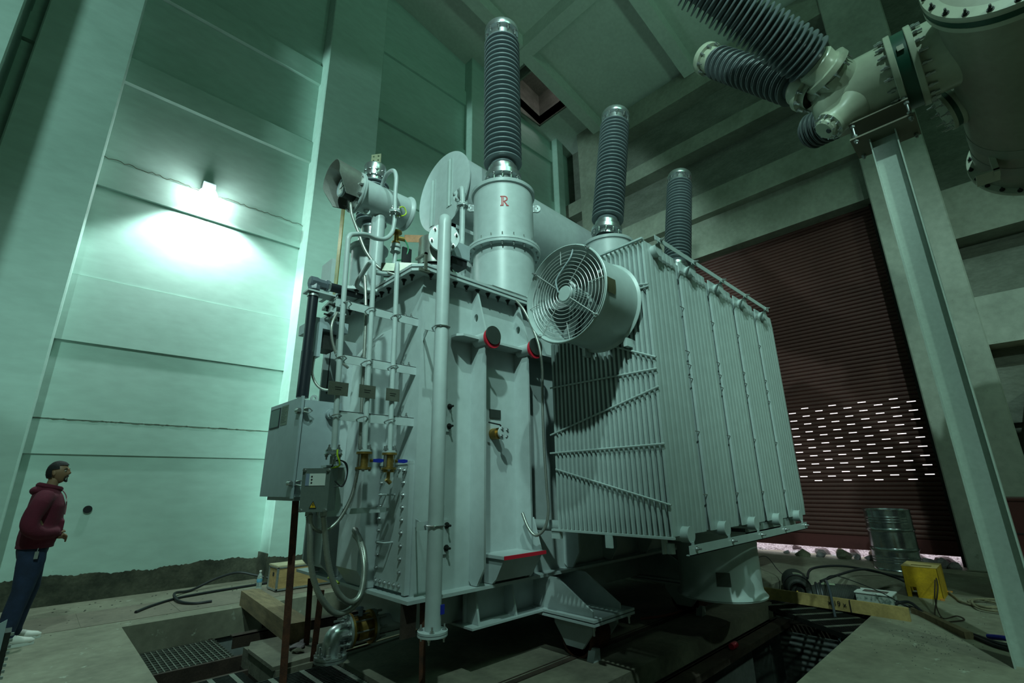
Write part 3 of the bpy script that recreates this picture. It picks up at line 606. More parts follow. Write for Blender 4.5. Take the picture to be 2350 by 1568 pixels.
# pressure relief device: round flange, ribbed dark body, stainless skirt, terminal box
A = Matrix.Translation((2.44, 3.60, 0))
mb = MB(); mb.lathe([(0, 3.33), (.16, 3.33), (.17, 3.36), (.10, 3.375), (.10, 3.43), (.17, 3.435), (.17, 3.46), (0, 3.46)], 36, A); pr = part('relief_device', mb, GREY, T)
mb = MB(); mb.lathe([(.14, 3.46), (.15, 3.48), (.14, 3.50), (.16, 3.52), (.165, 3.57), (0, 3.57)], 36, A); part('spring_body', mb, DARKM, pr)
mb = MB(); mb.lathe([(.165, 3.50), (.168, 3.53), (.168, 3.79), (.165, 3.79)], 40, A, PI*.55, PI*1.75); part('skirt', mb, STAIN, pr, 'stainless steel skirt')
mb = MB(); mb.cyl((2.353, 3.335, 3.70), (2.37, 3.36, 3.70), .145, 40); o = part('outlet_flange', mb, GREY, pr)
bolts(pr, BOLT, ring_pts((2.353, 3.335, 3.70), (-.57, -.82, 0), .12, 6, .3), (-.57, -.82, 0)); bolts(pr, BOLT, ring_pts((2.44, 3.60, 3.46), (0, 0, 1), .15, 8), (0, 0, -1))
mb = MB(); mb.box((2.50, 3.40, 3.60), (2.72, 3.54, 3.76)); part('terminal_box', mb, CABM, pr); mb = MB(); mb.box((2.52, 3.42, 3.52), (2.70, 3.56, 3.60)); part('box_base', mb, BLACK, pr)
mb = MB(); mb.box((2.09, 3.235, 3.25), (2.115, 3.25, 3.42)); mb.box((2.09, 3.235, 3.40), (2.115, 3.4, 3.42)); mb.box((2.05, 3.24, 3.235), (2.15, 3.27, 3.262)); part('earth_link', mb, PLATE, T)
mb = MB(); mb.tube(spline([(2.55, 3.5, 3.52), (2.60, 3.42, 3.38), (2.70, 3.33, 3.34), (3.0, 3.29, 3.345), (3.3, 3.27, 3.34), (3.55, 3.27, 3.33)], 8), .018, 10); part('conduit', mb, ZINC, T)
mb = MB(); mb.box((2.9, 3.26, 3.33), (4.6, 3.30, 3.336)); mb.box((2.9, 3.26, 3.33), (4.6, 3.264, 3.35)); part('cable_tray', mb, GALV, T)

# ---- neutral bushing on its own turret, left end
mb = MB(); mb.prism([(1.80, 4.2, 3.30), (2.3, 3.9, 3.30), (2.5, 4.2, 3.3), (2.5, 4.95, 3.3), (1.90, 4.95, 3.3)], (0, 0, .028)); pk = part('pocket_flange', mb, GREY, T)
bolts(pk, BOLTD, [(1.92, 4.17, 3.30), (2.0, 4.12, 3.3), (2.1, 4.06, 3.3), (1.86, 4.4, 3.3), (1.88, 4.6, 3.3), (1.9, 4.8, 3.3)], (0, 0, -1))
tn = turret((2.27, 4.7), 4.09, .19, 3.44, T, False, 3.33)
bushing((2.27, 4.7, 4.20), (2.27, 4.7, 5.22), .175, 11, T, term=2.2, base_r=.13, rc=.10, nb=0, lab='short ribbed grey bushing behind the small tank')
mb = MB(); mb.lathe([(0, 5.02), (.125, 5.02), (.13, 5.04), (.13, 5.13), (.12, 5.16), (0, 5.16)], 32, Matrix.Translation((2.27, 4.7, 0))); part('bushing_cap', mb, ALU, T)
mb = MB(); mb.box((1.80, 4.55, 3.33), (1.84, 4.80, 3.75)); part('end_plate', mb, GREY, T)
# ---- small tap-changer conservator with sight gauge
AX = axisM((1.85, 4.2, 4.38), (2.85, 4.2, 4.38))
mb = MB(); mb.lathe([(0, 0), (.175, .0), (.175, .55), (.19, .57), (.20, .58), (.20, .592), (0, .592)], 44, AX); sc = part('small_conservator', mb, GREY, T)
mb = MB(); mb.lathe([(0, -.03), (.215, -.03), (.218, -.016), (.21, -.014), (.21, -.01), (.218, -.008), (.218, .008), (.17, .01)], 44, AX); part('end_flange', mb, GREY, sc)
bolts(sc, BOLT, ring_pts((1.82, 4.2, 4.38), (-1, 0, 0), .19, 12), (-1, 0, 0))
mb = MB(); mb.lathe([(.10, -.03), (.10, -.10), (.095, -.16), (0, -.16)], 36, AX@Matrix.Translation((0, 0, 0))); g = part('level_gauge', mb, DARKM, T)
mb = MB(); mb.lathe([(.100, -.15), (.104, -.175), (.088, -.18), (.085, -.165)], 40, AX); part('bezel', mb, CABM, g); mb = MB(); mb.lathe([(0, -.166), (.085, -.166), (.085, -.16), (0, -.16)], 40, AX); gf = part('dial', mb, PAPER, g, 'white gauge dial')
mb = MB(); mb.box((-.002, -.05, -.170), (.002, .05, -.167), AX); mb.box((-.05, -.002, -.170), (.05, .002, -.167), AX); part('pointer', mb, DARKM, g)
# folded hood, dark inside
mb = MB(); hp = [(-.02, -.25), (-.13, -.19), (-.16, -.05), (-.15, .12), (-.08, .205), (.02, .22), (.12, .20), (.185, .10), (.17, -.03), (.14, -.10)]
hp = [(4.2+a, 4.38+b) for a, b in [(p_.x, p_.y) for p_ in spline([(.15, -.14, 0), (.18, .0, 0), (.165, .12, 0), (.09, .195, 0), (0, .21, 0), (-.10, .195, 0), (-.165, .11, 0), (-.175, -.0, 0), (-.13, -.13, 0)], 4)]]
outer = [V((1.82, y, z)) for y, z in hp]; inner = [V((1.56+.11*min(1, max(0, (4.40-z)/.15))+.03*abs(y-4.2), y+(y-4.2)*.12, z+(z-4.38)*.12+.0)) for y, z in hp]
n = len(hp); mb.add(outer+inner+[p+V((0, (4.2-p.y)*.03, (4.38-p.z)*.03)) for p in outer+inner], [(i, i+1, n+i+1, n+i) for i in range(n-1)]+[(2*n+i, 3*n+i, 3*n+i+1, 2*n+i+1) for i in range(n-1)]+[(n+i, n+i+1, 3*n+i+1, 3*n+i) for i in range(n-1)]); part('gauge_hood', mb, STAIN, T, 'folded sheet metal hood over the gauge')
# post, ring lug, valves, earth wires
mb = MB(); mb.cyl((2.12, 4.2, 3.34), (2.12, 4.2, 4.24), .062, 24); mb.box((2.04, 4.18, 3.34), (2.06, 4.22, 4.24)); part('post', mb, GREY, T)
mb = MB(); mb.lathe([(.015, -.008), (.035, -.008), (.035, .008), (.015, .008), (.015, -.008)], 16, axisM((1.95, 4.16, 4.19), (1.8, 3.8, 4.19))); part('lifting_lug', mb, GREY, T)
mb = MB(); mb.tube(spline([(2.04, 3.69, 4.02), (2.07, 3.68, 4.07), (2.11, 3.68, 4.08), (2.135, 3.68, 4.03), (2.10, 3.68, 3.985), (2.04, 3.69, 3.965)], 6), .006, 8); part('earth_wire', mb, YELG, T)
mb = MB(); mb.cyl((2.12, 3.82, 3.86), (2.12, 3.82, 3.70), .022); mb.cyl((2.12, 3.82, 3.875), (2.12, 3.82, 3.86), .055); mb.cyl((2.12, 3.82, 3.76), (2.12, 3.82, 3.745), .04); mb.cyl((2.13, 3.80, 3.80), (2.19, 3.78, 3.80), .022); part('gas_relay_valve', mb, BRASS, T)
mb = MB(); mb.cyl((2.12, 3.82, 3.73), (2.12, 3.82, 3.70), .05); mb.cyl((2.12, 3.82, 3.68), (2.12, 3.82, 3.65), .05); mb.tube(fillet([(2.12, 3.82, 3.66), (2.12, 3.82, 3.42), (1.98, 3.78, 3.36), (1.88, 3.78, 3.35)], .12), .022, 12); part('elbow_pipe', mb, GREY, T)
mb = MB(); mb.box((2.18, 3.78, 3.34), (2.28, 3.80, 3.72)); part('relay_plate', mb, BLACK, T)
mb = MB(); mb.prism([(1.97, 3.80, 3.40), (2.10, 3.70, 3.40), (2.10, 3.70, 3.48), (1.97, 3.80, 3.48)], (.10, .12, 0)); mb.prism([(2.08, 3.66, 3.36), (2.22, 3.56, 3.36), (2.22, 3.56, 3.47), (2.08, 3.66, 3.47)], (.08, .12, 0)); part('cover_cowl', mb, PLATE, T)
mb = MB(); mb.tube(spline([(2.14, 3.83, 3.82), (2.2, 3.79, 3.80), (2.24, 3.78, 3.70), (2.2, 3.8, 3.60), (2.14, 3.82, 3.57)], 6), .008, 8); part('earth_wire', mb, mat('green_wire', (.02, .22, .1), .5), T)
mb = MB(); mb.prism([(2.20, 3.80, 3.785), (2.33, 3.60, 3.745), (2.33, 3.60, 3.825), (2.20, 3.80, 3.865)], (.003, .003, 0)); part('copper_link', mb, COPPER, T, 'shiny copper foil link')
# conduit from gauge down to the lid
GC = [(1.76, 4.14, 4.22), (1.77, 4.10, 4.05), (1.81, 4.02, 3.85), (1.88, 3.95, 3.62), (1.97, 3.85, 3.45), (2.07, 3.74, 3.37), (2.2, 3.64, 3.35)]
mb = MB(); mb.box((2.06, 5.0, 2.4), (2.07, 5.09, 4.85)); part('earth_strap', mb, mat('tinned_strap', (.33, .28, .09), .4, .6, .4, 6), T, 'tall yellowish metal strap')

# ---- black cable pipe with corner box and bracket, left
mb = MB(); mb.tube([(1.545, 4.25, 2.2), (1.545, 4.25, 2.62), (1.542, 4.25, 2.625), (1.54, 4.25, 3.18)], [.052, .052, .046, .046], 20); bp_ = part('cable_pipe', mb, BLACKP, T, 'thick black plastic pipe')
mb = MB(); mb.tube([(1.60, 4.25, 3.29), (2.08, 4.27, 3.31)], .043, 20); part('cable_pipe', mb, BLACKP, T, 'black plastic pipe running to the lid')
mb = MB(); mb.lathe([(0, 0), (.048, 0), (.062, .012), (.062, .06), (.05, .09), (.048, .15), (.058, .155), (.058, .175), (0, .175)], 8, axisM((1.49, 4.25, 3.29), (2, 4.25, 3.31))); mb.lathe([(0, 0), (.055, 0), (.055, .05), (.04, .07)], 8, Matrix.Translation((1.54, 4.25, 3.22))); part('corner_box', mb, SLATE, T)
mb = MB(); mb.box((1.47, 4.19, 3.185), (1.74, 4.33, 3.20)); mb.box((1.73, 4.19, 3.0), (1.745, 4.33, 3.2)); mb.box((1.70, 4.20, 3.03), (1.85, 4.3, 3.045)); o = part('pipe_bracket', mb, GREY, T)
bolts(o, BOLTD, [(1.73, 4.2, 3.1), (1.73, 4.3, 3.03)], (-1, 0, 0))
for M_c in (Matrix.Translation((1.54, 4.25, 3.15)), axisM((1.66, 4.25, 3.292), (2, 4.25, 3.31))): part('clamp', MB().lathe([(.046, 0), (.055, 0), (.055, .02), (.046, .02)], 20, M_c), ZINC, T)
mb = MB(); mb.box((1.62, 4.35, 2.90), (1.95, 4.75, 3.0)); mb.box((1.62, 4.35, 2.62), (1.70, 4.45, 2.9)); part('tap_drive_box', mb, CABM, T); mb = MB(); mb.box((1.72, 4.4, 2.72), (1.86, 4.6, 2.88)); part('motor', mb, DARKM, T)
TC = ([(1.66, 4.38, 2.62), (1.66, 4.38, 2.45), (1.72, 4.34, 2.33), (1.82, 4.3, 2.31), (1.9, 4.28, 2.36)], [(1.72, 4.1, 3.0), (1.66, 4.05, 2.85), (1.68, 4.05, 2.7), (1.75, 4.05, 2.55), (1.85, 4.05, 2.48)])

# ---- control cabinet with screen, latches
mb = MB(); mb.box((1.478, 4.0, 1.375), (1.80, 4.72, 2.145)); cb = part('control_cabinet', mb, CABM, T)
mb = MB(); mb.box((1.445, 3.975, 1.365), (1.466, 4.0, 2.17)); mb.prism([(1.466, 3.98, 1.365), (1.466, 4.73, 1.365), (1.455, 4.735, 1.365), (1.40, 4.60, 1.365), (1.43, 4.10, 1.365)] if False else [(1.47, 3.99, 1.375), (1.47, 4.735, 1.375), (1.452, 4.735, 1.375), (1.452, 3.99, 1.375)], (0, 0, .79)); dr = part('door', mb, CABM, cb)
mb = MB(); mb.box((1.447, 4.46, 1.955), (1.455, 4.70, 2.13)); sc_ = part('screen_frame', mb, BLACK, cb); mb = MB(); mb.box((1.4455, 4.475, 1.965), (1.449, 4.685, 2.12)); part('screen', mb, mat('lcd_dark', (.045, .075, .07), .15), cb, 'dark display screen')
mb = MB(); mb.box((1.4495, 4.28, 1.965), (1.4535, 4.44, 2.135)); part('notice', mb, PLATE, cb, 'metal notice with fine print')
mb = MB(); [mb.box((1.4485, 4.30+.02*(i % 3), 2.115-.014*i), (1.4505, 4.425, 2.118-.014*i)) for i in range(10)]; part('fine_print', mb, DARKM, cb)
for z in (2.05, 1.48):
    mb = MB(); mb.box((1.425, 4.0, z-.022), (1.45, 4.05, z+.022)); mb.cyl((1.43, 3.96, z), (1.43, 4.03, z), .016, 12); mb.box((1.46, 3.955, z-.02), (1.50, 3.985, z+.02)); mb.tube([(1.46, 3.95, z-.012), (1.50, 3.945, z-.02), (1.53, 3.95, z), (1.50, 3.945, z+.02), (1.46, 3.95, z+.012)], .006, 8); part('latch', mb, ZINC, cb)
mb = MB(); mb.lathe([(.012, -.006), (.03, -.006), (.03, .006), (.012, .006)], 14, axisM((1.56, 4.02, 2.165), (1.56, 3.0, 2.165))); part('lifting_eye', mb, GREY, cb)
mb = MB(); mb.cyl((1.70, 3.99, 2.04), (1.70, 3.95, 2.04), .045, 24); mb.cyl((1.70, 3.96, 2.04), (1.70, 3.93, 2.04), .032, 24); part('vent_plug', mb, CABM, cb)
mb = MB(); mb.box((1.50, 4.05, 1.345), (1.76, 4.68, 1.375)); part('bottom_plate', mb, CABM, cb)

# ---- small junction box
JM = Matrix.Translation((1.47, 3.50, 1.43))@Matrix.Rotation(math.radians(-46), 4, 'Z')@Matrix.Diagonal((1.0, 1.0, .95, 1))
JD = mat('die_cast_box', (.135, .165, .15), .5, .2, .06, 6)
mb = MB(); mb.box((-.095, -.075, -.15), (.095, .055, .15), JM); jbx = part('junction_box', mb, JD, T)
mb = MB(); mb.box((-.098, -.088, -.153), (.098, -.072, .153), JM); part('box_lid', mb, JD, jbx)
for sx in (-1, 1):
    for sz in (-1, 1): link('bolt', BOLTS, JM@Matrix.Translation((sx*.085, -.088, sz*.14))@Matrix.Rotation(PI/2, 4, 'X'), jbx)
mb = MB(); mb.box((-.045, -.0905, .03), (.068, -.088, .115), JM); part('label', mb, PAPER, jbx, 'white label with three black dots')
mb = MB(); mb.box((-.072, -.0905, .03), (-.045, -.088, .115), JM); part('label_stripe', mb, mat('grey_blue_print', (.2, .25, .35), .6), jbx)
mb = MB(); [mb.lathe([(0, 0), (.006, 0), (.006, .002), (0, .002)], 10, JM@Matrix.Translation((-.028, -.0905, .05+.022*i))@Matrix.Rotation(PI/2, 4, 'X')) for i in range(3)]; part('label_dots', mb, BLACK, jbx)
mb = MB(); mb.prism([(-.026, -.0885, -.125), (.022, -.0885, -.125), (-.002, -.0885, -.080)], (0, -.002, 0), JM); wt = part('warning_triangle', mb, YEL, jbx, 'yellow warning triangle')
mb = MB()
for a, b in (((-.026, -.125), (.022, -.125)), ((.022, -.125), (-.002, -.080)), ((-.002, -.08), (-.026, -.125))): mb.tube([JM@V((a[0], -.0905, a[1])), JM@V((b[0], -.0905, b[1]))], .0022, 4)
mb.prism([(-.004, -.0905, -.096), (.003, -.0905, -.094), (-.001, -.0905, -.104), (.004, -.0905, -.105), (-.003, -.0905, -.119), (-.001, -.0905, -.108), (-.006, -.0905, -.107)], (0, -.001, 0), JM); part('warning_print', mb, BLACK, jbx)
mb = MB(); [mb.cyl(JM@V((x, -.02, -.15)), JM@V((x, -.02, -.185)), .026, 6) for x in (-.055, .05)]; mb.cyl(JM@V((0, 0, -.15)), JM@V((0, 0, -.18)), .014, 8); part('cable_gland', mb, ZINC, jbx)
mb = MB(); mb.box((1.50, 3.50, 1.585), (1.66, 3.60, 1.60)); mb.box((1.52, 3.57, 1.24), (1.68, 3.60, 1.59)); mb.box((1.60, 3.58, 1.25), (2.05, 3.60, 1.29)); part('box_bracket', mb, GREY, T)
mb = MB(); mb.tube(spline([(1.495, 3.33, 1.70), (1.495, 3.325, 1.66), (1.515, 3.33, 1.62), (1.525, 3.35, 1.59), (1.50, 3.42, 1.575)], 8), .006, 8); part('earth_wire', mb, YELG, T)
for k in range(2):
    mb = MB(); mb.tube(spline([(1.50, 3.42, 1.58), (1.53, 3.40, 1.63), (1.59+.01*k, 3.40, 1.61), (1.615, 3.40, 1.53), (1.585, 3.40, 1.46-.01*k), (1.535, 3.42, 1.45+.04*k)], 8), .005 if k else .0035, 8); part('cable_loop', mb, BLACK, T)
# ---- corrugated conduits
def corr(pts, r, par=None, k=14, name='conduit'):
    P = spline(pts, k); L = sum((P[i+1]-P[i]).length for i in range(len(P)-1)); n = max(20, int(L/.0065)); Q = []; acc = 0; i = 0; seg = (P[1]-P[0]).length
    for j in range(n+1):
        s = L*j/n
        while s > acc+seg+1e-9 and i < len(P)-2: acc += seg; i += 1; seg = (P[i+1]-P[i]).length
        Q.append(P[i].lerp(P[i+1], min(1, (s-acc)/seg)))
    mb = MB(); mb.tube(Q, [r*(1.0 if j % 2 else .82) for j in range(n+1)], 12); return part(name, mb, mat('conduit_steel', (.36, .37, .34), .42, .75, .1, 10), par or T, 'corrugated steel conduit', ang=180)
g1 = JM@V((-.055, -.02, -.185)); g2 = JM@V((.05, -.02, -.185))
corr([g1, (1.432, 3.5, 1.128), (1.447, 3.5, 0.989), (1.486, 3.5, 0.849), (1.553, 3.5, 0.719), (1.655, 3.5, 0.617), (1.756, 3.5, 0.614), (1.842, 3.5, 0.689), (1.871, 3.52, 0.827), (1.885, 3.58, 0.973), (1.895, 3.70, 1.07), (1.93, 3.85, 1.11), (2.0, 3.95, 1.10)], .0215)
corr([g2, (1.521, 3.46, 1.121), (1.551, 3.46, 0.978), (1.595, 3.46, 0.848), (1.656, 3.46, 0.739), (1.741, 3.46, 0.674), (1.814, 3.47, 0.698), (1.853, 3.50, 0.801), (1.87, 3.55, 0.917), (1.885, 3.66, 1.04), (1.92, 3.82, 1.08), (2.0, 3.92, 1.07)], .0215)
corr([(1.42, 3.50, 1.27), (1.44, 3.50, 1.19), (1.52, 3.50, 1.15), (1.62, 3.5, 1.21), (1.70, 3.5, 1.35), (1.735, 3.5, 1.5), (1.745, 3.5, 1.7), (1.73, 3.5, 2.2), (1.72, 3.52, 2.8), (1.72, 3.6, 3.2)], .015)
corr(GC, .0165)
for q_ in TC: corr(q_, .0135)
# hose along the radiator side
corr([(3.18, 3.22, 3.25), (3.19, 3.12, 3.12), (3.22, 3.06, 2.97), (3.25, 2.985, 2.74), (3.262, 2.96, 2.50), (3.255, 2.96, 2.3), (3.25, 2.96, 2.04), (3.255, 2.96, 1.72), (3.26, 2.95, 1.41), (3.27, 2.95, 1.22), (3.26, 2.99, 1.08), (3.22, 3.06, 1.02), (3.2, 3.13, 1.08), (3.2, 3.2, 1.2)], .0145)

# ---- radiators ------------------------------------------------------------
def fin_mesh():
    mb = MB(); W, Hh, t = .530, 2.335, .0135; nx = 56; cols = []
    for i in range(nx+1):
        u = i/nx; x = u*W; g_ = abs((u*7.0) % 1-.5)*2; d = t*(1-.42*max(0, g_-.62)/.38) if .05 < u < .95 else t*.80
        cols.append((x, d))
    rows = [(0, .25), (.05, .45), (.14, 1), (Hh-.14, 1), (Hh-.05, .45), (Hh, .25)]
    vs = []
    for side in (-1, 1):
        for z, k in rows:
            vs += [V((x, side*(.003+(d-.003)*k) if k < 1 else side*d, z)) for x, d in cols]
    n = nx+1; R_ = len(rows); fs = []
    for s in range(2):
        for j in range(R_-1):
            for i in range(nx): o = s*R_*n; fs.append((o+j*n+i, o+j*n+i+1, o+(j+1)*n+i+1, o+(j+1)*n+i))
    for j in range(R_-1):
        for i in (0, nx): fs.append((j*n+i, (j+1)*n+i, R_*n+(j+1)*n+i, R_*n+j*n+i))
    for i in range(nx):
        for j in (0, R_-1): fs.append((j*n+i, j*n+i+1, R_*n+j*n+i+1, R_*n+j*n+i))
    mb.add(vs, fs); return mb.mesh('fin', GREYD, 50)
FIN = fin_mesh()
SPACER = MB().cyl((0, 0, 0), (.10, 0, 0), .004, 6).mesh('spacer', ZINC)
for k in range(5):
    x = 3.30+.62*k; xc = x+.155; zt, zb_ = 3.345, 1.085
    def hdr(z): return MB().cyl((xc, 3.36, z), (xc, 1.80, z), .048, 20).cyl((xc, 1.82, z), (xc, 1.755, z), .055, 24)
    rd = part('radiator', hdr(zt), GREYD, T); part('bottom_header', hdr(zb_), GREYD, rd)
    for z in (zt, zb_): part('end_cap', MB().cyl((xc, 1.757, z), (xc, 1.748, z), .058, 28), GREYD, rd)
    for i in range(24): link('fin', FIN, Matrix.Translation((x, 1.815+.0455*i, 1.078)), rd)
    part('tie_lug', MB().box((xc-.012, 1.74, zt+.045), (xc+.012, 1.752, zt+.12)), GREYD, rd); part('tie_lug', MB().box((xc-.012, 1.74, zb_-.12), (xc+.012, 1.752, zb_-.045)), GREYD, rd)
    for z in (zt+.085, zb_-.09): link('bolt', BOLT, axisM((xc, 1.722, z), (xc, 0, z)), rd)
    if k < 4:
        for z in (1.35, 1.85, 2.3, 2.42, 2.54, 2.95): link('spacer', SPACER, Matrix.Translation((x+.52, 1.81, z)), rd)
mb = MB(); mb.box((3.36, 1.724, 3.40), (6.0, 1.730, 3.445)); part('tie_bar', mb, GREYD, T); mb = MB(); mb.box((3.36, 1.724, .955), (6.0, 1.730, 1.02)); mb.box((3.36, 1.724, .955), (6.0, 1.755, .961)); part('tie_bar', mb, GREYD, T)
# top and bottom edge strips on the side and the diagonal tie wires
part('edge_strip', MB().box((3.275, 1.80, 3.41), (3.30, 2.9, 3.425)), GREYD, T); part('edge_strip', MB().box((3.27, 1.79, 1.062), (3.30, 2.92, 1.078)), GREYD, T)
for a, b in (((2.91, 1.87), (1.79, 2.15)), ((2.89, 2.30), (1.79, 2.29)), ((2.92, 1.71), (1.79, 1.72)), ((2.86, 1.57), (1.79, 1.29)), ((2.24, 2.58), (1.79, 2.38)), ((2.3, 2.98), (1.79, 2.98)), ((2.9, 3.2), (1.79, 3.0))):
    mb = MB(); mb.tube([(3.288, a[0], a[1]), (3.288, b[0], b[1])], .008, 6); part('tie_rod', mb, GREYD, T)
for a_, b_ in (((3.28, 2.84, 1.0), (3.32, 2.93, 1.07)), ((3.26, 2.3, .97), (3.28, 2.36, 1.06)), ((3.5, 2.0, .93), (3.56, 2.02, 1.05))): part('drain_lug', MB().box(a_, b_), GREYD, T)
part('drain_plug', MB().cyl((3.42, 1.9, 1.02), (3.42, 1.9, .95), .03, 10), GREYD, T)

# ---- fans
def fan(M, r, depth, par, grille=True, name='cooling_fan', lab=None):
    """axis local -z is the open bell mouth at z=0, duct to z=depth"""
    mb = MB(); mb.lathe([(r+.0, .0), (r+.006, .004), (r*.995, .012), (r*.93, .05), (r*.915, .09), (r*.915, depth-.02), (r*.97, depth-.005), (r*.97, depth), (r*.90, depth), (r*.90, .09), (r*.90, .05), (r*.97, -.0), (r*.985, -.012), (r+.0, -.01), (r+.0, 0)], 64, M); fo = part(name, mb, GREYD, par, lab)
    mb = MB(); mb.lathe([(0, -.0), (r*.15, .0), (r*.17, .012), (r*.17, .05)], 32, M); mb.lathe([(r*.165, .05), (r*.165, .22), (0, .22)], 32, M)
    for i in range(24):
        q = 2*PI*i/24; mb.box((r*.16, -.003, .06), (r*.19, .003, .2), M@Matrix.Rotation(q, 4, 'Z'))
    part('motor', mb, GREYD, fo)
    for i in range(5):
        q = 2*PI*i/5+.35; R_ = M@Matrix.Rotation(q, 4, 'Z'); mb = MB(); vs = []; n = 6
        for j in range(n+1):
            rr = r*(.18+.70*j/n); w_ = r*(.10+.17*math.sin(min(1, j/n+.15)*PI*.75)); pitch = .9-.45*j/n
            for s in (-1, -.4, .2, 1): vs.append(R_@V((rr, s*w_*math.cos(pitch)*1.2, .26+s*w_*math.sin(pitch)+.02*(1-s*s))))
        mb.add(vs, [(j*4+a, j*4+a+1, (j+1)*4+a+1, (j+1)*4+a) for j in range(n) for a in range(3)]); part('blade', mb, mat('cast_blade', (.42, .45, .45), .35, .5, .1, 5), fo)
    mb = MB(); mb.lathe([(r*.12, .25), (r*.2, .26), (r*.2, .33), (0, .34)], 24, M)
    for i in range(4): mb.box((-.012, .1*r, .36), (.012, r*.91, .38), M@Matrix.Rotation(i*PI/2+.5, 4, 'Z'))
    part('hub', mb, GREYD, fo)
    if grille:
        for i in range(10):
            rr = r*(.20+.077*i); mb = MB(); pts = [M@V((rr*math.cos(2*PI*j/56), rr*math.sin(2*PI*j/56), .02-.02*(1-i/9))) for j in range(57)]; mb.tube(pts, .0026, 5, False); part('guard_ring', mb, mat('guard_wire', (.55, .58, .57), .35, .3), fo)
        for i, (a, b) in enumerate(((.2, 1.0), (.62, .96), (.2, 1.0), (.62, .96), (.2, 1.0), (.62, .96), (.2, 1.0), (.62, .96))):
            q = 2*PI*i/8+.72; mb = MB(); mb.tube([M@V((r*a*math.cos(q), r*a*math.sin(q), -.004)), M@V((r*b*math.cos(q), r*b*math.sin(q), .012))], .0034, 6); part('guard_spoke', mb, MATS['guard_wire'], fo)
        for i in range(4):
            q = 2*PI*i/4+.72; link('bolt', BOLT, M@Matrix.Translation((r*.985*math.cos(q), r*.985*math.sin(q), -.008))@Matrix.Rotation(PI, 4, 'X'), fo)
    return fo
XA, A0 = 2.86, -.05
FM = axisM((2.75, 2.235, 2.90), (3.3, 2.235, 2.90))
f1 = fan(FM, .405, .50, T, True, 'cooling_fan', 'round fan with wire guard on the radiator side')
mb = MB(); n_ = 6; vs = [V((x_, 2.235-.378*math.cos(A0-.16+.32*i/n_), 2.90+.378*math.sin(A0-.16+.32*i/n_))) for i in range(n_+1) for x_ in (XA-.055, XA+.055)]; mb.add(vs, [(2*i, 2*i+1, 2*i+3, 2*i+2) for i in range(n_)])
part('rating_plate', mb, mat('olive_plate', (.16, .16, .09), .4, .6, .15, 9), f1, 'metal rating plate')
mb = MB(); mb.tube(spline([FM@V((.05, .02, -.01)), FM@V((.06, .12, -.02)), FM@V((.0, .2, -.01)), FM@V((-.08, .28, .0)), FM@V((-.10, .36, .02))], 8), .007, 8); part('motor_cable', mb, CABM, f1)
for y in (2.02, 2.44): part('fan_foot', MB().box((3.21, y-.035, 2.50), (3.29, y+.0, 2.57)), GREYD, T)
TH, TZ = 3.65, .56
f2 = fan(axisM((5.18, 2.37, .375), (5.18, 2.37, 1.0)), .42, .62, T, False, 'cooling_fan', 'upright round fan duct below the radiators')
mb = MB(); mb.lathe([(.3885, TZ-.06), (.3885, TZ+.06)], 6, Matrix.Translation((5.18, 2.37, 0)), TH-.16, TH+.16)
part('rating_plate', mb, PLATED, f2, 'dark rating plate')
mb = MB(); mb.box((4.75, 1.86, .93), (6.1, 1.88, 1.06)); mb.box((4.75, 1.86, .98), (5.6, 2.9, 1.0)); part('fan_frame', mb, GREYD, T)

# ---- undercarriage: box beam with gussets and roller under the near corner
def bogie(x, y, s=-1):
    mb = MB(); mb.prism([(x-.28, y+.75, .36), (x-.28, y-.28, .36), (x-.28, y-.28, .41), (x-.28, y+.1, .63), (x-.28, y+.75, .63)], (.02, 0, 0)); mb.prism([(x+.12, y+.75, .36), (x+.12, y-.28, .36), (x+.12, y-.28, .41), (x+.12, y+.1, .63), (x+.12, y+.75, .63)], (.02, 0, 0))
    mb.box((x-.34, y-.34, .345), (x+.26, y+.6, .365)); b = part('bogie_beam', mb, GREY, T)
    mb = MB(); mb.box((x-.34, y-.34, .315), (x+.26, y+.6, .335)); part('gasket_plate', mb, GREY, b)
    for sx in (-.20, .14):
        mb = MB(); mb.prism([(x+sx, y-.22, .315), (x+sx, y+.22, .315), (x+sx, y+.22, .24), (x+sx, y+.09, .08), (x+sx, y-.09, .08), (x+sx, y-.22, .24)], (.03, 0, 0)); part('side_plate', mb, GREY, b)
    mb = MB(); mb.cyl((x-.17, y, .155), (x+.14, y, .155), .15, 32); mb.cyl((x-.17, y, .155), (x-.13, y, .155), .17, 32); part('roller', mb, RUST, b, 'rusty steel roller')
    mb = MB(); mb.prism([(x-.20, y-.20, .0), (x-.10, y-.20, .0), (x-.10, y-.20, .09), (x-.16, y-.20, .10)], (0, .07, 0)); part('wedge', mb, GREY, b)
    bolts(b, BOLTL, [(x-.3, y-.3, .315), (x+.22, y-.3, .315), (x+.22, y+.1, .315)], (0, 0, -1))
for x in (3.86, 5.86): bogie(x, 3.05)
for x in (3.86, 5.86): bogie(x, 4.75)
mb = MB(); mb.prism([(2.75, 3.45, .36), (2.75, 3.47, .36), (2.75, 3.47, .63), (2.75, 3.45, .63)], (.9, 0, 0)); mb.box((2.7, 3.28, .345), (3.6, 3.7, .36)); mb.prism([(2.78, 3.30, .36), (2.78, 3.5, .36), (2.78, 3.5, .63), (2.78, 3.36, .63)], (.02, 0, 0)); mb.prism([(3.2, 3.30, .36), (3.2, 3.5, .36), (3.2, 3.5, .63), (3.2, 3.36, .63)], (.02, 0, 0)); part('skid_beam', mb, GREY, T)
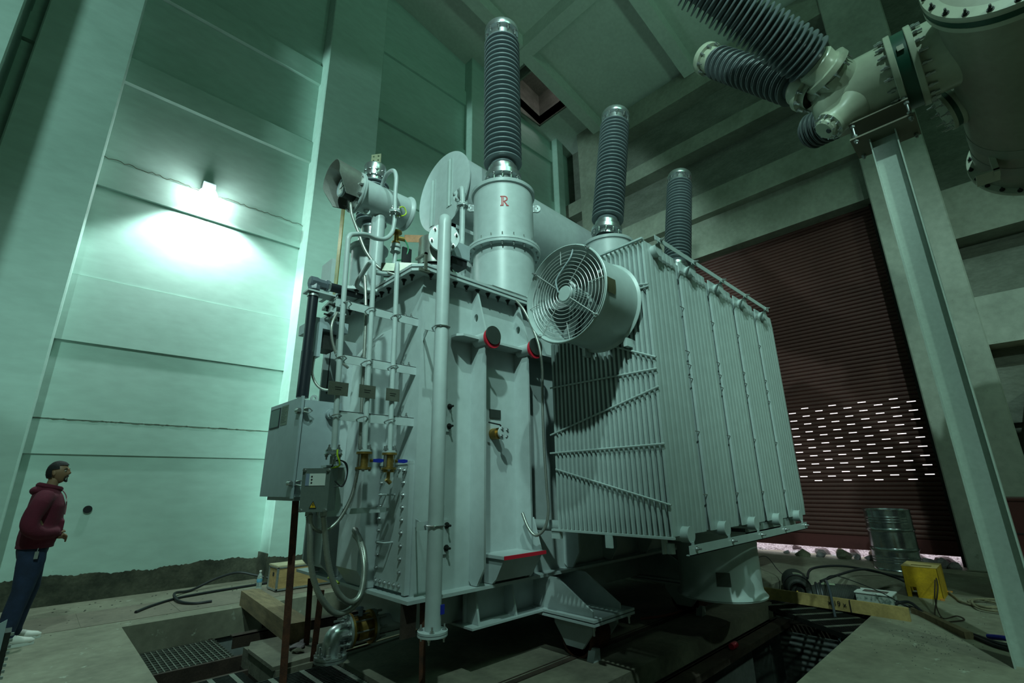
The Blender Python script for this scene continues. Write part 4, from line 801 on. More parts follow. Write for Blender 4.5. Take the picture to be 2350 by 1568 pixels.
# ---- bottom drain valve with elbow
D0, D1 = V((2.05, 4.06, .33)), V((2.24, 4.05, .335)); ax = (D1-D0).normalized()
dv = MB(); dv.cyl(D0, D1, .085, 28); dv.cyl(D0+ax*.055, D0+ax*.13, .10, 28); dvo = part('drain_valve', dv, BRASS, T, 'brass bodied drain valve')
for t_, mt in ((-.02, GALV), (.0, BRASS), (.172, BRASS), (.192, GALV)):
    part('flange', MB().cyl(D0+ax*t_, D0+ax*(t_+.018), .125, 32), mt, dvo)
bolts(dvo, BOLTL, ring_pts(D0-ax*.02, -ax, .102, 8), -ax); bolts(dvo, BOLTL, ring_pts(D0+ax*.21, ax, .102, 8), ax)
for p in ring_pts(D0, ax, .102, 8): part('stud', MB().cyl(p, V(p)+ax*.19, .007, 6), ZINC, dvo)
mb = MB(); mb.tube(fillet([D0-ax*.02, (1.925, 4.068, .328), (1.92, 4.07, .17)], .13, 12), .068, 28); el = part('elbow_pipe', mb, GALV, T, 'galvanised pipe elbow')
part('flange', MB().cyl((1.92, 4.07, .19), (1.92, 4.07, .172), .122, 36), GALV, el); part('flange', MB().cyl((1.92, 4.07, .168), (1.92, 4.07, .15), .122, 36), GALV, el)
for p in ring_pts((1.92, 4.07, .19), (0, 0, 1), .10, 8, .2): link('bolt', BOLTL, Matrix.Translation(p), el)
mb = MB(); mb.cyl((2.13, 4.03, .43), (2.13, 4.03, .48), .018, 12); mb.sphere((2.11, 4.02, .49), .026, 12, (1.5, 1, .6)); part('valve_cap', mb, mat('grey_blue_cap', (.25, .3, .38), .5), dvo)
part('drain_pipe', MB().cyl(D1, (2.9, 4.02, .34), .07, 24).cyl((2.9, 4.02, .34), (4.6, 3.95, .34), .06, 20), GREY, T)
mb = MB(); mb.box((2.08, 3.32, .40), (2.2, 3.345, .63)); part('earth_lug', mb, RUSTB, T)
mb = MB(); mb.tube(spline([(2.02, 4.45, .68), (2.0, 4.35, .69), (2.0, 4.2, .67)], 5), .01, 6); part('earth_wire', mb, YELG, T)
# ================================================================= GAS INSULATED BUS (right, overhead)
G = root('gas_insulated_bus', (5.9, 0, 5.6), 'cream metal high-voltage duct with flanges and dark ribbed bushings, high up at the right', 'duct')
gx, gz = 5.9, 5.64
def ycyl(prof, y0, n=48, M=None): 
    return MB().lathe(prof, n, Matrix.Translation((gx, y0, gz))@Matrix.Rotation(PI/2, 4, 'X'))   # axis +z -> -y
part('main_duct', ycyl([(0, -.80), (.16, -.795), (.27, -.76), (.345, -.69), (.37, -.60), (.37, .0)], -.0+.02), CREAM, G)
for y in (.055, -.115):
    part('duct_flange', ycyl([(.34, 0), (.42, .0), (.425, .006), (.425, .05), (.42, .056), (.34, .056)], y), CREAM, G)
part('gasket_band', ycyl([(.34, 0), (.405, 0), (.405, .115), (.34, .115)], -.0), GREENB, G, 'dark green ring')
mb = MB(); mb.box((5.47, -.085, 5.60), (5.485, -.03, 5.66)); part('bonding_plate', mb, PLATE, G)
st = MB(); st.lathe([(0, -.05), (.012, -.05), (.012, .05), (0, .05)], 8); st.lathe([(0, -.02), (.02, -.02), (.02, .01), (0, .01)], 6); STUD = st.mesh('stud', ZINC)
for y in (.085, -.20):
    for p in ring_pts((gx, y, gz), (0, -1, 0), .39, 20): link('stud', STUD, axisM(p, V(p)-V((0, 1, 0))), G)
part('duct_section', ycyl([(.37, 0), (.37, .30), (.42, .42), (.50, .5)], -.17), CREAM, G)
# housing running along x towards the camera, flanged at both ends
h0, h1 = V((5.05, -.87, 5.66)), V((7.95, -.93, 5.22)); HM = axisM(h0, h1); HL = (h1-h0).length
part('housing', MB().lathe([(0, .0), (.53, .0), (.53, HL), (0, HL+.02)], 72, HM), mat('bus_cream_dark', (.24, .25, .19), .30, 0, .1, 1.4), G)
for z in (0, HL-.04):
    mb = MB(); mb.lathe([(.5, -.03), (.60, -.03), (.605, -.02), (.605, .02), (.60, .03), (.5, .03)], 72, HM@Matrix.Translation((0, 0, z))); hf = part('housing_flange', mb, CREAM, G)
    for p in ring_pts(HM@V((0, 0, z-.03)), h1-h0, .565, 22): link('bolt', BOLTD, axisM(p, V(p)-(h1-h0)), hf)
mb = MB(); mb.lathe([(.5, .03), (.595, .03), (.595, .10), (.5, .10)], 72, HM); part('gasket_band', mb, GREENB, G)
mb = MB(); mb.lathe([(.5, .10), (.60, .10), (.60, .15), (.5, .15)], 72, HM); part('housing_flange', mb, CREAM, G)
for z in (HL-.5, HL-.85):
    mb = MB(); mb.lathe([(.531, z), (.534, z), (.534, z+.16), (.531, z+.16)], 72, HM); part('paint_band', mb, mat('bus_band', (.22, .24, .19), .35), G)
mb = MB(); mb.box((7.2, -.55, 4.78), (7.35, -.50, 5.0)); mb.box((7.2, -.55, 4.80), (7.5, -.35, 4.82)); part('bracket', mb, CREAM, G)
# far upper and lower stub flanges behind the duct
for c, d in (((6.55, -.12, 6.35), (-.25, 1, .15)), ((6.6, -.36, 5.42), (-.05, 1, -.25))):
    M = axisM(c, V(c)+V(d)); mb = MB(); mb.lathe([(0, -.5), (.17, -.5), (.17, 0), (.22, 0), (.22, .04), (0, .04)], 40, M); s_ = part('stub_duct', mb, CREAM, G)
    mb = MB(); mb.lathe([(0, .04), (.21, .04), (.21, .085), (0, .085)], 40, M); part('gasket_band', mb, GREENB, s_); mb = MB(); mb.lathe([(0, .085), (.22, .085), (.22, .12), (0, .12)], 40, M); part('stub_flange', mb, CREAM, s_)
    for p in ring_pts(M@V((0, 0, .12)), d, .19, 10): link('bolt', BOLTL, axisM(p, V(p)+V(d)), s_)
# Y end: two bushing necks and a lower nub
e0 = V((gx-.02, .55, gz+.02))
b1, t1 = V((5.475, .575, 5.817)), V((3.93, 1.49, 6.85)); b2, t2 = V((5.62, .80, 5.78)), V((5.86, 1.93, 7.37))
def neck(e, b, r0, r1, name='neck'):
    d = (b-e).normalized(); M = axisM(e, b); L = (b-e).length; mb = MB(); mb.lathe([(r0, -.12), (r0, L*.2), (r0*.9, L*.5), (r1, L*.85), (r1, L-.02)], 40, M); return part(name, mb, CREAM, G)
neck(e0+V((0, -.12, 0)), b1-(t1-b1).normalized()*.02, .27, .20); neck(e0+V((0, .0, .0)), b2-(t2-b2).normalized()*.06, .2, .16)
nb0 = V((5.80, .45, 5.48)); nb1 = V((5.66, .70, 5.24)); M = axisM(nb0, nb1); Ln = (nb1-nb0).length
mb = MB(); mb.lathe([(.24, -.16), (.23, .08), (.17, .18), (.15, Ln-.06), (.165, Ln-.06), (.165, Ln-.02), (0, Ln-.02)], 36, M); nbp = part('nub', mb, CREAM, G)
mb = MB(); mb.lathe([(0, Ln-.02), (.12, Ln-.02), (.12, Ln+.03), (.10, Ln+.05), (0, Ln+.05)], 32, M); part('nub_cover', mb, CREAM, nbp)
bolts(nbp, BOLT, ring_pts(M@V((0, 0, Ln-.02)), nb1-nb0, .145, 12), nb1-nb0); bolts(nbp, BOLTS, ring_pts(M@V((0, 0, Ln+.03)), nb1-nb0, .108, 8), nb1-nb0)
mb = MB(); mb.cyl(M@V((.04, -.05, Ln+.03)), M@V((.04, -.05, Ln+.062)), .026, 16); part('port', mb, BLACK, nbp)
mb = MB(); mb.sphere((5.63, .70, 5.72), .115, 24); part('boss', mb, CREAM, G)
u = bushing(b1, t1, .258, 26, G, SHEDD, .25, None, .245, False, .155, CREAM, 'nearest dark ribbed bushing, leaving the picture at the top', 10)
u2 = bushing(b2, t2, .215, 28, G, SHEDD, .215, None, .195, True, .135, CREAM, 'dark ribbed bushing below the nearest one', 10)
mb = MB(); d2 = (t2-b2).normalized(); mb.cyl(t2-d2*.03, t2+d2*.07, .028, 12); part('stem', mb, ALU, G)
b3, t3 = V((7.35, .40, 6.45)), V((7.80, 1.42, 6.72))
u3 = bushing(b3, t3, .27, 18, G, SHEDD, .2, None, .25, False, .2, CREAM, 'dark ribbed bushing half hidden behind the cream duct', 0)
mb = MB(); mb.tube(fillet([b3, (7.1, -.1, 6.35), (7.0, -.75, 5.5)], .3, 8), .17, 24); part('branch_duct', mb, CREAM, G)
# feet of the duct on the steel column
for y in (.12, .40):
    mb = MB(); mb.lathe([(.055, 0), (.035, .08), (.035, .12), (.05, .14)], 16, Matrix.Translation((gx-.05, y, 5.21))); part('duct_foot', mb, CREAM, G)

# ---- steel column with saddle plates
K = root('steel_column', (5.98, .26, 0), 'tall pale green H-section steel column under the cream duct', 'column')
mb = MB(); mb.box((5.93, .17, .0), (5.945, .38, 5.0)); part('web', mb, mat('column_paint', (.42, .50, .45), .3, .1, .06, 3), K)
for y in (.158, .38):
    mb = MB(); mb.box((5.84, y, .0), (6.04, y+.012, 5.0)); part('flange', mb, MATS['column_paint'], K)
mb = MB(); mb.box((5.72, .0, 5.195), (6.14, .52, 5.21)); part('upper_plate', mb, mat('saddle_plate_shaded', (.15, .145, .105), .45, .3), K)  # underside shade of cream plates put into this dark tone
mb = MB(); mb.box((5.72, -.02, 5.0), (6.16, .54, 5.018)); part('lower_plate', mb, MATS['saddle_plate_shaded'], K)
for x in (5.75, 6.11):
    for y in (.02, .49):
        mb = MB(); mb.cyl((x, y, 4.95), (x, y, 5.25), .012, 10); [mb.cyl((x, y, z), (x, y, z+.025), .024, 6) for z in (4.97, 5.03, 5.155, 5.215)]; part('threaded_rod', mb, ZINC, K)

# ================================================================= WALL LAMP
LW = root('wall_floodlight', (1.24, 9.1, 6.5), 'glowing white floodlight fixed high on the mint green wall', 'lamp')
mb = MB(); mb.box((1.14, 9.0, 6.56), (1.34, 9.2, 6.70)); mb.box((1.22, 9.1, 6.4), (1.26, 9.2, 6.6)); part('housing', mb, CABM, LW)
mb = MB(); mb.sphere((1.24, 8.98, 6.42), .15, 28); part('lamp_glass', mb, LEDM, LW)  # globe enlarged to stand in for the lamp's blown-out glare

# ================================================================= THINGS ON THE FLOOR
# drum
D = root('steel_drum', (10.66, 1.8, 0), 'shiny galvanised steel drum standing in front of the red roller shutter', 'drum')
DM = Matrix.Translation((10.66, 1.8, 0)); dr_ = .325; DH = .95
prof = [(dr_*.97, .012), (dr_, .0), (dr_+.008, .006), (dr_+.006, .02), (dr_, .03)]
z = .03
while z < DH-.03:
    for zc_, a, w_ in ((.33, .016, .018), (.62, .016, .018)):
        pass
    k = sum(a*math.exp(-((z-c)/w_)**2) for c, a, w_ in ((.325, .016, .014), (.63, .016, .014), (.12, .004, .01), (.16, .004, .01), (.20, .004, .01), (.75, .004, .01), (.79, .004, .01), (.83, .004, .01)))
    prof.append((dr_+k, z)); z += .0085
prof += [(dr_, DH-.02), (dr_+.006, DH-.015), (dr_+.008, DH), (dr_-.002, DH), (dr_-.01, DH-.02), (0, DH-.02)]
part('body', MB().lathe(prof, 64, DM), mat('drum_steel', (.45, .50, .50), .22, .92, .3, 7), D)
part('bung', MB().lathe([(0, 0), (.03, 0), (.03, .012), (0, .012)], 16, Matrix.Translation((10.5, 1.95, DH-.02))), ZINC, D)
# yellow box
B = root('yellow_steel_box', (8.6, 1.2, 0), 'yellow painted steel box with a slot in its lid, on the floor before the drum', 'box')
mb = MB(); x0, x1, y0, y1, h, t = 8.36, 8.86, 1.03, 1.385, .36, .004
mb.box((x1-t, y0, 0), (x1, y1, h)); mb.box((x0, y0, 0), (x1, y0+t, h)); mb.box((x0, y1-t, 0), (x1, y1, h))
# front with an arched cutout near y=1.31
mb.box((x0, y0, 0), (x0+t, 1.275, h)); mb.box((x0, 1.335, 0), (x0+t, y1, h)); mb.box((x0, 1.275, .12), (x0+t, 1.335, h))
part('body', mb, YEL, B)
mb = MB(); mb.box((x0-.003, y0-.003, h), (8.47, y1+.003, h+.005)); mb.box((8.56, y0-.003, h), (x1+.003, y1+.003, h+.005)); mb.box((8.47, y0-.003, h), (8.56, 1.09, h+.005)); mb.box((8.47, 1.30, h), (8.56, y1+.003, h+.005)); part('lid', mb, mat('yellow_faded', (.60, .44, .17), .6, 0, .15, 5), B)
mb = MB(); mb.box((8.33, 1.02, .0), (8.36, 1.06, .02)); mb.box((8.80, .98, .03), (8.86, 1.03, .04)); part('lug', mb, mat('orange_lug', (.6, .25, .05), .6), B)
# black ribbed ducts / cylinders
def rcyl(p0, p1, r, label, lab2):
    p0, p1 = V(p0), V(p1); L = (p1-p0).length; M = axisM(p0, p1); o = root('gas_cylinder', (p0.x, p0.y, 0), label, 'cylinder')
    pr_ = [(0, .03), (r*.35, .02), (r*.75, .05), (r*.97, .13)]+[(r*(1.0 if i % 2 else .975), .16+(L-.2)*i/40) for i in range(41)]+[(r*.9, L), (0, L)]
    part('body', MB().lathe(pr_, 40, M), TYRE, o); mb = MB(); mb.lathe([(r*.55, -.02), (r*.6, .0), (r*.6, .06), (r*.5, .06)], 28, M); mb.lathe([(0, -.05), (r*.22, -.05), (r*.24, .04), (0, .04)], 16, M); part('collar', mb, DARKM, o)
    mb = MB(); mb.tube(spline([M@V((.02, .0, -.04)), M@V((.05, -.06, -.09)), M@V((.02, -.12, -.08)), M@V((-.02, -.16, -.1))], 5), .011, 8); part('valve_hose', mb, YEL, o)
    for k in (.16, .24): mb = MB(); mb.lathe([(r*1.0, L*k), (r*1.03, L*k+.005), (r*1.03, L*k+.02), (r, L*k+.025)], 40, M); part('band', mb, BLACK, o)
    a = math.radians(lab2); mb = MB(); mb.lathe([(r*1.005, .16), (r*1.01, .17), (r*1.01, .30), (r*1.005, .31)], 6, M, a, a+.7); part('paper_tag', mb, mat('dirty_tag', (.25, .30, .20), .6), o)
rcyl((7.72, 2.46, .02), (8.35, 2.70, .03), .17, 'black ribbed cylinder lying farther from the yellow box', 80)
rcyl((7.42, 2.26, .02), (7.60, 1.72, .02), .17, 'black ribbed cylinder lying nearer to the white power box', 70)
# white power box
mb = MB(); mb.box((7.34, 1.37, .0), (7.62, 1.72, .15)); o = thing('power_supply_box', mb, mat('marbled_white', (.40, .44, .40), .5, 0, .3, 9, col2=(.12, .16, .14), thr=(.44, .52)), 'low whitish electrical box with a recessed pale lid, between black cylinder and yellow box', 'box')
mb = MB(); mb.box((7.33, 1.36, .15), (7.63, 1.73, .162)); part('lid', mb, PAPER, o); mb = MB(); mb.box((7.41, 1.42, .162), (7.54, 1.66, .166)); part('window', mb, PLATE, o)
# planks
mb = MB(); mb.prism([(7.02, 2.66, .0), (6.93, 1.17, .0), (6.97, 1.17, .0), (7.06, 2.66, .0)], (0, 0, .13)); o = thing('wooden_plank', mb, PLANK, 'long yellowish plank on edge in front of the black cylinders', 'plank')
mb = MB(); mb.box((6.955, 1.72, .0), (6.962, 1.78, .131)) if False else mb.box((6.946, 1.70, .0), (6.968, 1.707, .1305)); part('nailed_joint', mb, BLACK, o)
def text(s, size, M, mt, parent, name='lettering'):
    c = bpy.data.curves.new('t', 'FONT'); c.body = s; c.size = size; c.extrude = .0006; to = bpy.data.objects.new('t', c); COL.objects.link(to)
    dg = bpy.context.evaluated_depsgraph_get(); me = bpy.data.meshes.new_from_object(to.evaluated_get(dg)); bpy.data.objects.remove(to); bpy.data.curves.remove(c)
    me.transform(M); me.materials.clear(); me.materials.append(mt); me.name = name; return link(name, me, None, parent)
def frameM(o, xd, yd):
    xd, yd = V(xd).normalized(), V(yd).normalized(); zd = xd.cross(yd); return Matrix(((xd.x, yd.x, zd.x, o[0]), (xd.y, yd.y, zd.y, o[1]), (xd.z, yd.z, zd.z, o[2]), (0, 0, 0, 1)))
text('x 19 x', .075, frameM((6.965, 1.93, .05), (-.06, -1, 0), (0, 0, 1)), BLACK, o)
mb = MB(); mb.prism([(7.36, 1.22, 0), (7.30, 1.16, 0), (6.56, .72, 0), (6.60, .66, 0), (7.4, 1.16, 0)], (0, 0, .06)); thing('wooden_batten', mb, PLANKD, 'dirty square batten lying on the floor right of the yellowish plank', 'batten')
# cables on the right
def cable(name, pts, r, mt, label, cat='cable', group=None, k=8):
    mb = MB(); mb.tube(spline(pts, k), r, 8); return thing(name, mb, mt, label, cat, group)
cable('power_cable', [(7.62, 2.3, .20), (8.1, 2.35, .26), (9.0, 2.2, .20), (9.7, 1.9, .06), (9.6, 1.5, .02), (9.0, 1.44, .03)], .016, BLACK, 'black cable arching highest over the covered pit before the drum')
cable('power_cable', [(7.45, 2.1, .21), (7.9, 2.0, .24), (8.6, 1.85, .24), (9.1, 1.6, .10), (9.05, 1.45, .03), (8.9, 1.42, .03)], .016, BLACK, 'black cable arching lower toward the yellow box')
cable('power_cable', [(7.45, 2.05, .21), (7.15, 1.95, .26), (6.88, 1.86, .15), (6.6, 1.78, -.25), (6.3, 1.7, -.7), (6.1, 1.65, -1.1), (6.0, 1.6, -1.65)], .014, mat('grey_sheath', (.05, .06, .07), .5), 'grey cable hanging over the plank down into the pit')
cable('power_cable', [(7.5, 1.36, .08), (7.55, 1.25, .03), (7.4, 1.12, .03), (7.1, .98, .03), (6.8, .78, .03), (6.6, .62, .03), (6.45, .45, .03), (6.6, .25, .03)], .016, BLACK, 'black cable running past the batten toward the steel column, upper one')
cable('power_cable', [(7.45, 1.37, .06), (7.42, 1.22, .10), (7.15, 1.05, .03), (6.9, .88, .02), (6.65, .68, .02), (6.4, .50, .02), (6.3, .3, .02)], .016, BLACK, 'black cable running past the batten toward the steel column, lower one')
cable('cable_tie', [(6.62, .56, .04), (6.55, .48, .06), (6.5, .42, .07), (6.52, .36, .05), (6.58, .34, .04)], .022, BLUE, 'blue tie bundling the black cables beside the steel column', 'tie')
cable('thin_wire', [(9.3, 1.2, .30), (8.1, 1.02, .22), (7.4, 1.02, .02), (7.25, .95, .02)], .007, RUSTB, 'thin brown rod leaning on the yellow box', 'wire')
cable('thin_wire', [(8.2, 1.05, .25), (7.7, 1.03, .10), (7.3, .95, .01), (7.5, .85, .01), (7.35, .78, .01), (7.1, .92, .01)], .006, RUSTB, 'thin wire looping on the floor beside the yellow box', 'wire')
cable('thin_wire', [(6.97, 1.2, .14), (7.3, 1.5, .21), (7.55, 1.95, .28), (7.6, 2.1, .20)], .005, BLACK, 'thin black wire over the lid of the whitish box', 'wire')
cable('thin_wire', [(7.75, 2.65, .20), (8.6, 3.0, .12), (8.9, 3.25, .25), (9.3, 3.6, .12), (8.3, 3.4, .02)], .006, BLACK, 'thin black wire curling behind the far cylinder', 'wire')
cable('jute_rope', [(8.84, 1.02, .03), (8.5, .92, .02), (8.3, .86, .02), (8.15, .66, .02), (8.4, .52, .02), (8.55, .72, .03), (8.3, .80, .03), (8.1, .62, .03), (8.3, .45, .03), (8.6, .55, .04), (8.4, .76, .04), (8.0, .70, .03), (7.95, .5, .03), (8.2, .38, .02)], .013, ROPE, 'tangled brown rope lying on the floor right of the yellow box', 'rope')
cable('jute_rope', [(9.0, .55, .02), (9.3, .62, .03), (9.15, .48, .03), (8.95, .42, .02), (9.2, .35, .03), (8.85, .3, .02)], .02, mat('yellow_rope', (.28, .25, .08), .9), 'short yellowish rope behind the tangled brown rope', 'rope')
# gratings: every bearing bar and strap is a part
def grating(M, L, W_, pitch, strap, label, t=.006, h=.035, group=None, mt=DARKM, smt=None):
    g = root('steel_grating', tuple(M@V((L/2, W_/2, 0))), label, 'grating', group)
    bar = MB().box((0, -t/2, -h), (L, t/2, 0)).mesh('bearing_bar', mt, smooth=False)
    n = int(W_/pitch)
    for i in range(n+1): link('bearing_bar', bar, M@Matrix.Translation((0, i*pitch, 0)), g)
    sm = MB().box((-.02 if smt else -t/2, 0, -.002), (.02 if smt else t/2, n*pitch, .004)).mesh('cross_bar', smt or mt, smooth=False)
    for i in range(int(L/strap)+1): link('cross_bar', sm, M@Matrix.Translation((min(L, i*strap), 0, 0)), g)
    return g
OLDM = mat('worn_grating', (.16, .17, .14), .55, .5, .35, 8)
grating(Matrix.Translation((.99, 6.0, -.25)), .88, 1.02, .085, .052, 'pale square-mesh grating lying in the left pit', .010, .03, mt=OLDM)
grating(Matrix.Translation((1.15, 3.55, .0)), 1.0, .93, .032, .24, 'dark bar grating beside the flanged pipe elbow at the bottom edge', .006, .04, smt=OLDM)
grating(Matrix.Translation((1.05, 4.62, -.12)), .60, .60, .03, .17, 'small dark bar grating sunk between left pit and concrete block', .006, .03, smt=OLDM)
gd = V((-.84, -1.15, 0)).normalized(); gn = V((-gd.y, gd.x, 0))*1
gM = Matrix(((gd.x, gn.x, 0, 6.78), (gd.y, gn.y, 0, 2.55), (0, 0, 1, -.02), (0, 0, 0, 1)))
grating(gM, 1.42, .62, .028, .235, 'dark bar grating over the right pit in front of the yellowish plank', .006, .05, smt=OLDM)
grating(Matrix(((0, 1, 0, 7.15), (-1, 0, 0, 2.86), (0, 0, 1, -.16), (0, 0, 0, 1))), 1.34, 2.1, .06, .22, 'dark bar grating sunk behind the black cylinders', .006, .04, smt=RUSTB)
thing('support_channel', MB().box((6.9, 1.53, -.30), (7.1, 2.88, -.21)), RUSTB, 'rusty steel channel under the plank carrying the gratings of the right pit', 'channel')
thing('edge_angle', MB().box((5.9, 1.48, -.14), (6.88, 1.515, -.05)), RUSTB, 'rusty steel angle along the floor edge at the front grating', 'angle')
mb = MB(); mb.box((2.2, 2.36, -.24), (6.9, 2.52, -.18)); mb.box((2.2, 2.5, -.34), (6.9, 2.53, -.18)); thing('cable_ledge', mb, RUSTB, 'rusty steel ledge along the front of the foundation slab', 'ledge')
mb = MB(); mb.box((-.03, -.03, 0), (.03, .03, .09)); o = thing('drink_can', MB().lathe([(0, 0), (.028, 0), (.031, .01), (.031, .105), (.026, .115), (0, .115)], 20, Matrix.Translation((5.35, 2.42, -.145))@Matrix.Rotation(PI/2, 4, 'Y')), mat('red_can', (.5, .02, .05), .3, .4), 'small red drink can lying on the rusty ledge of the pit', 'can')
# pit details left: rusty channels in the rear trench
for i, (y, z, lb) in enumerate(((6.35, -.22, 'rusty channel running along the rear trench, nearer the wall'), (5.75, -.30, 'rusty channel running along the rear trench, nearer the concrete block'))):
    mb = MB(); mb.box((1.87, y, z), (7.5, y+.02, z+.12)); mb.box((1.87, y, z+.11), (7.5, y+.12, z+.12)); thing('steel_channel', mb, RUSTB, lb, 'channel')
mb = MB(); mb.box((.99, 5.98, -.36), (1.9, 6.02, -.2)); mb.box((1.86, 5.2, -.36), (1.9, 7.25, -.29)); mb.box((.99, 5.22, -.2), (1.7, 5.26, -.12)); thing('angle_frame', mb, RUSTB, 'rusty angle frame edging the mesh grating in the left pit', 'frame')
# concrete block with rubble
mb = MB(); random.seed(11)
blk = [(1.70, 4.64), (2.6, 4.7), (2.55, 5.46), (1.78, 5.50), (1.70, 5.3)]
mb.prism([(x, y, .001) for x, y in blk], (0, 0, .03)); thing('mortar_screed', mb, SLAB, 'uneven grey mortar patch on the corner of the foundation slab', 'mortar')
for i, (x, y, s_) in enumerate(((2.02, 4.98, .07), (2.12, 5.08, .06), (1.98, 4.86, .05))):
    o = link('mortar_chunk', ST[i+1], Matrix.Translation((x, y, .045))@Matrix.Rotation(i*1.1, 4, 'Z')@Matrix.Diagonal((s_*1.4, s_, s_*.4, 1))); o['label'] = ('larger broken mortar chunk in the middle of the patch', 'mortar chunk nearest to the timber beam', 'smallest mortar chunk, at the pit edge of the patch')[i]; o['category'] = 'rubble'; o['group'] = 'mortar chunks on the slab corner'
# timber beam across the trench
a, b = V((2.10, 5.16, .03)), V((2.30, 7.38, .0)); d = (b-a).normalized(); nrm = V((-d.y, d.x, 0))
mb = MB(); P4 = [a-nrm*.105, a+nrm*.105, a+nrm*.105+V((0, 0, .17)), a-nrm*.105+V((0, 0, .17))]; mb.prism(P4, b-a); thing('timber_beam', mb, WOOD, 'thick rough timber beam bridging the left trench', 'timber')
mb = MB(); mb.prism([(2.22, 6.6, -.5), (2.5, 6.6, -.5), (2.48, 6.6, -.01), (2.24, 6.6, -.01)], (0, .06, 0)); thing('trench_post', mb, DARKM, 'dark short post standing under the timber beam', 'post')
# crate
C_ = root('wooden_crate', (3.15, 8.0, 0), 'small plywood crate with metal edges standing behind the rusty strip', 'crate')
mb = MB(); mb.box((2.79, 7.84, .03), (3.75, 8.18, .33)); part('body', mb, PLY, C_); mb = MB(); mb.box((2.775, 7.825, .33), (3.765, 8.195, .352)); part('lid', mb, mat('plywood_top', (.45, .40, .25), .7, 0, .2, 4), C_)
mb = MB()
for x in (2.782, 3.745):
    for y in (7.832, 8.17): mb.box((x-.006, y-.006, .02), (x+.02, y+.016, .345))
for y in (7.83, 8.178):
    for z in (.03, .325): mb.box((2.78, y-.004, z-.012), (3.76, y+.008, z+.012))
for z in (.03, .325): mb.box((2.776, 7.83, z-.012), (2.788, 8.18, z+.012))
part('metal_edging', mb, GALV, C_); mb = MB(); mb.box((2.785, 7.98, .20), (2.791, 8.03, .25)); part('hand_hole', mb, BLACK, C_)
# bottle
mb = MB(); o = root('water_bottle', (2.61, 8.02, 0), 'empty clear plastic water bottle standing beside the plywood crate', 'bottle'); A = Matrix.Translation((2.61, 8.02, 0))
part('body', MB().lathe([(0, .002), (.03, .0), (.036, .01), (.036, .06), (.034, .07), (.036, .08), (.036, .19), (.033, .215), (.018, .255), (.014, .26), (.014, .285), (0, .285)], 24, A), mat('pet', (.75, .88, .85), .1, trans=.75), o)
part('paper_sleeve', MB().lathe([(.0368, .14), (.0372, .141), (.0372, .185), (.0368, .186)], 24, A), mat('blue_label', (.12, .35, .5), .5), o); part('cap', MB().lathe([(0, .275), (.017, .275), (.017, .295), (0, .296)], 16, A), WHITE, o)
# black hoses on the floor
cable('rubber_hose', [(1.18, 7.87, .018), (1.37, 8.12, .018), (1.64, 8.36, .018), (1.91, 8.47, .018), (2.4, 8.55, .018), (3.2, 8.62, .018), (4.2, 8.7, .018)], .018, BLACK, 'thick black hose lying nearly straight along the green wall')
cable('rubber_hose', [(1.98, 7.82, .018), (1.78, 7.86, .018), (1.66, 8.12, .03), (1.70, 8.6, .05), (1.95, 8.86, .02), (2.3, 8.98, .12), (2.6, 9.02, .16), (2.85, 8.90, .10), (3.2, 8.74, .03), (4.1, 8.6, .02)], .018, BLACK, 'thick black hose curling back on itself on the floor near the green wall')
# earthing strips
def strip(pts, w_, label, t=.006, mt=RUST, wd=(0, 1, 0)):
    mb = MB(); wd = V(wd)
    for i in range(len(pts)-1):
        a, b = V(pts[i]), V(pts[i+1]); dd = (b-a).normalized(); n_ = dd.cross(wd).normalized()*t/2; q = wd*w_/2
        mb.prism([a-q-n_, a+q-n_, a+q+n_, a-q+n_], b-a)
    return thing('earthing_strip', mb, mt, label, 'strip', None, None, pts[-1])
strip([(1.60, 4.28, 1.345), (1.655, 4.28, .0)], .055, 'rusty flat strip standing upright below the grey control cabinet', wd=(.8, -.6, 0))
strip([(2.10, 5.02, .60), (2.12, 5.02, .03)], .05, 'dark rusty strip under the far corner of the transformer base', wd=(.8, -.6, 0))
strip([(1.90, 4.30, .62), (1.98, 4.52, .035)], .05, 'rusty strip between flanged elbow and dark corner strip', wd=(.8, -.6, 0))
strip([(2.26, 3.33, .63), (2.28, 3.33, .0)], .045, 'rusty strip hanging right beside the long white vent pipe', wd=(.8, -.6, 0))
strip([(1.98, 4.54, .04), (3.2, 4.75, .012)], .03, 'bright copper strip lying on the slab behind the flanged elbow', mt=COPPER)
# cardboard tag, near post, cables
N_ = root('slotted_post', (-.03, 3.02, 0), 'short grey slotted post with toothed edges at the lower left corner of the picture', 'post')
part('post_core', MB().box((-.055, 3.0, .0), (.045, 3.10, .90)), DARKM, N_); part('face_plate', MB().prism([(-.03, 2.995, .62), (.03, 2.995, .64), (.024, 2.995, .95), (-.03, 2.995, .92)], (0, .006, 0)), CABM, N_)
tooth = MB().box((0, 0, 0), (.010, .010, .010)).mesh('tooth', GALV, smooth=False)
for i in range(40):
    for x in (-.062, .044): link('tooth', tooth, Matrix.Translation((x, 2.992, .03+.022*i)), N_)
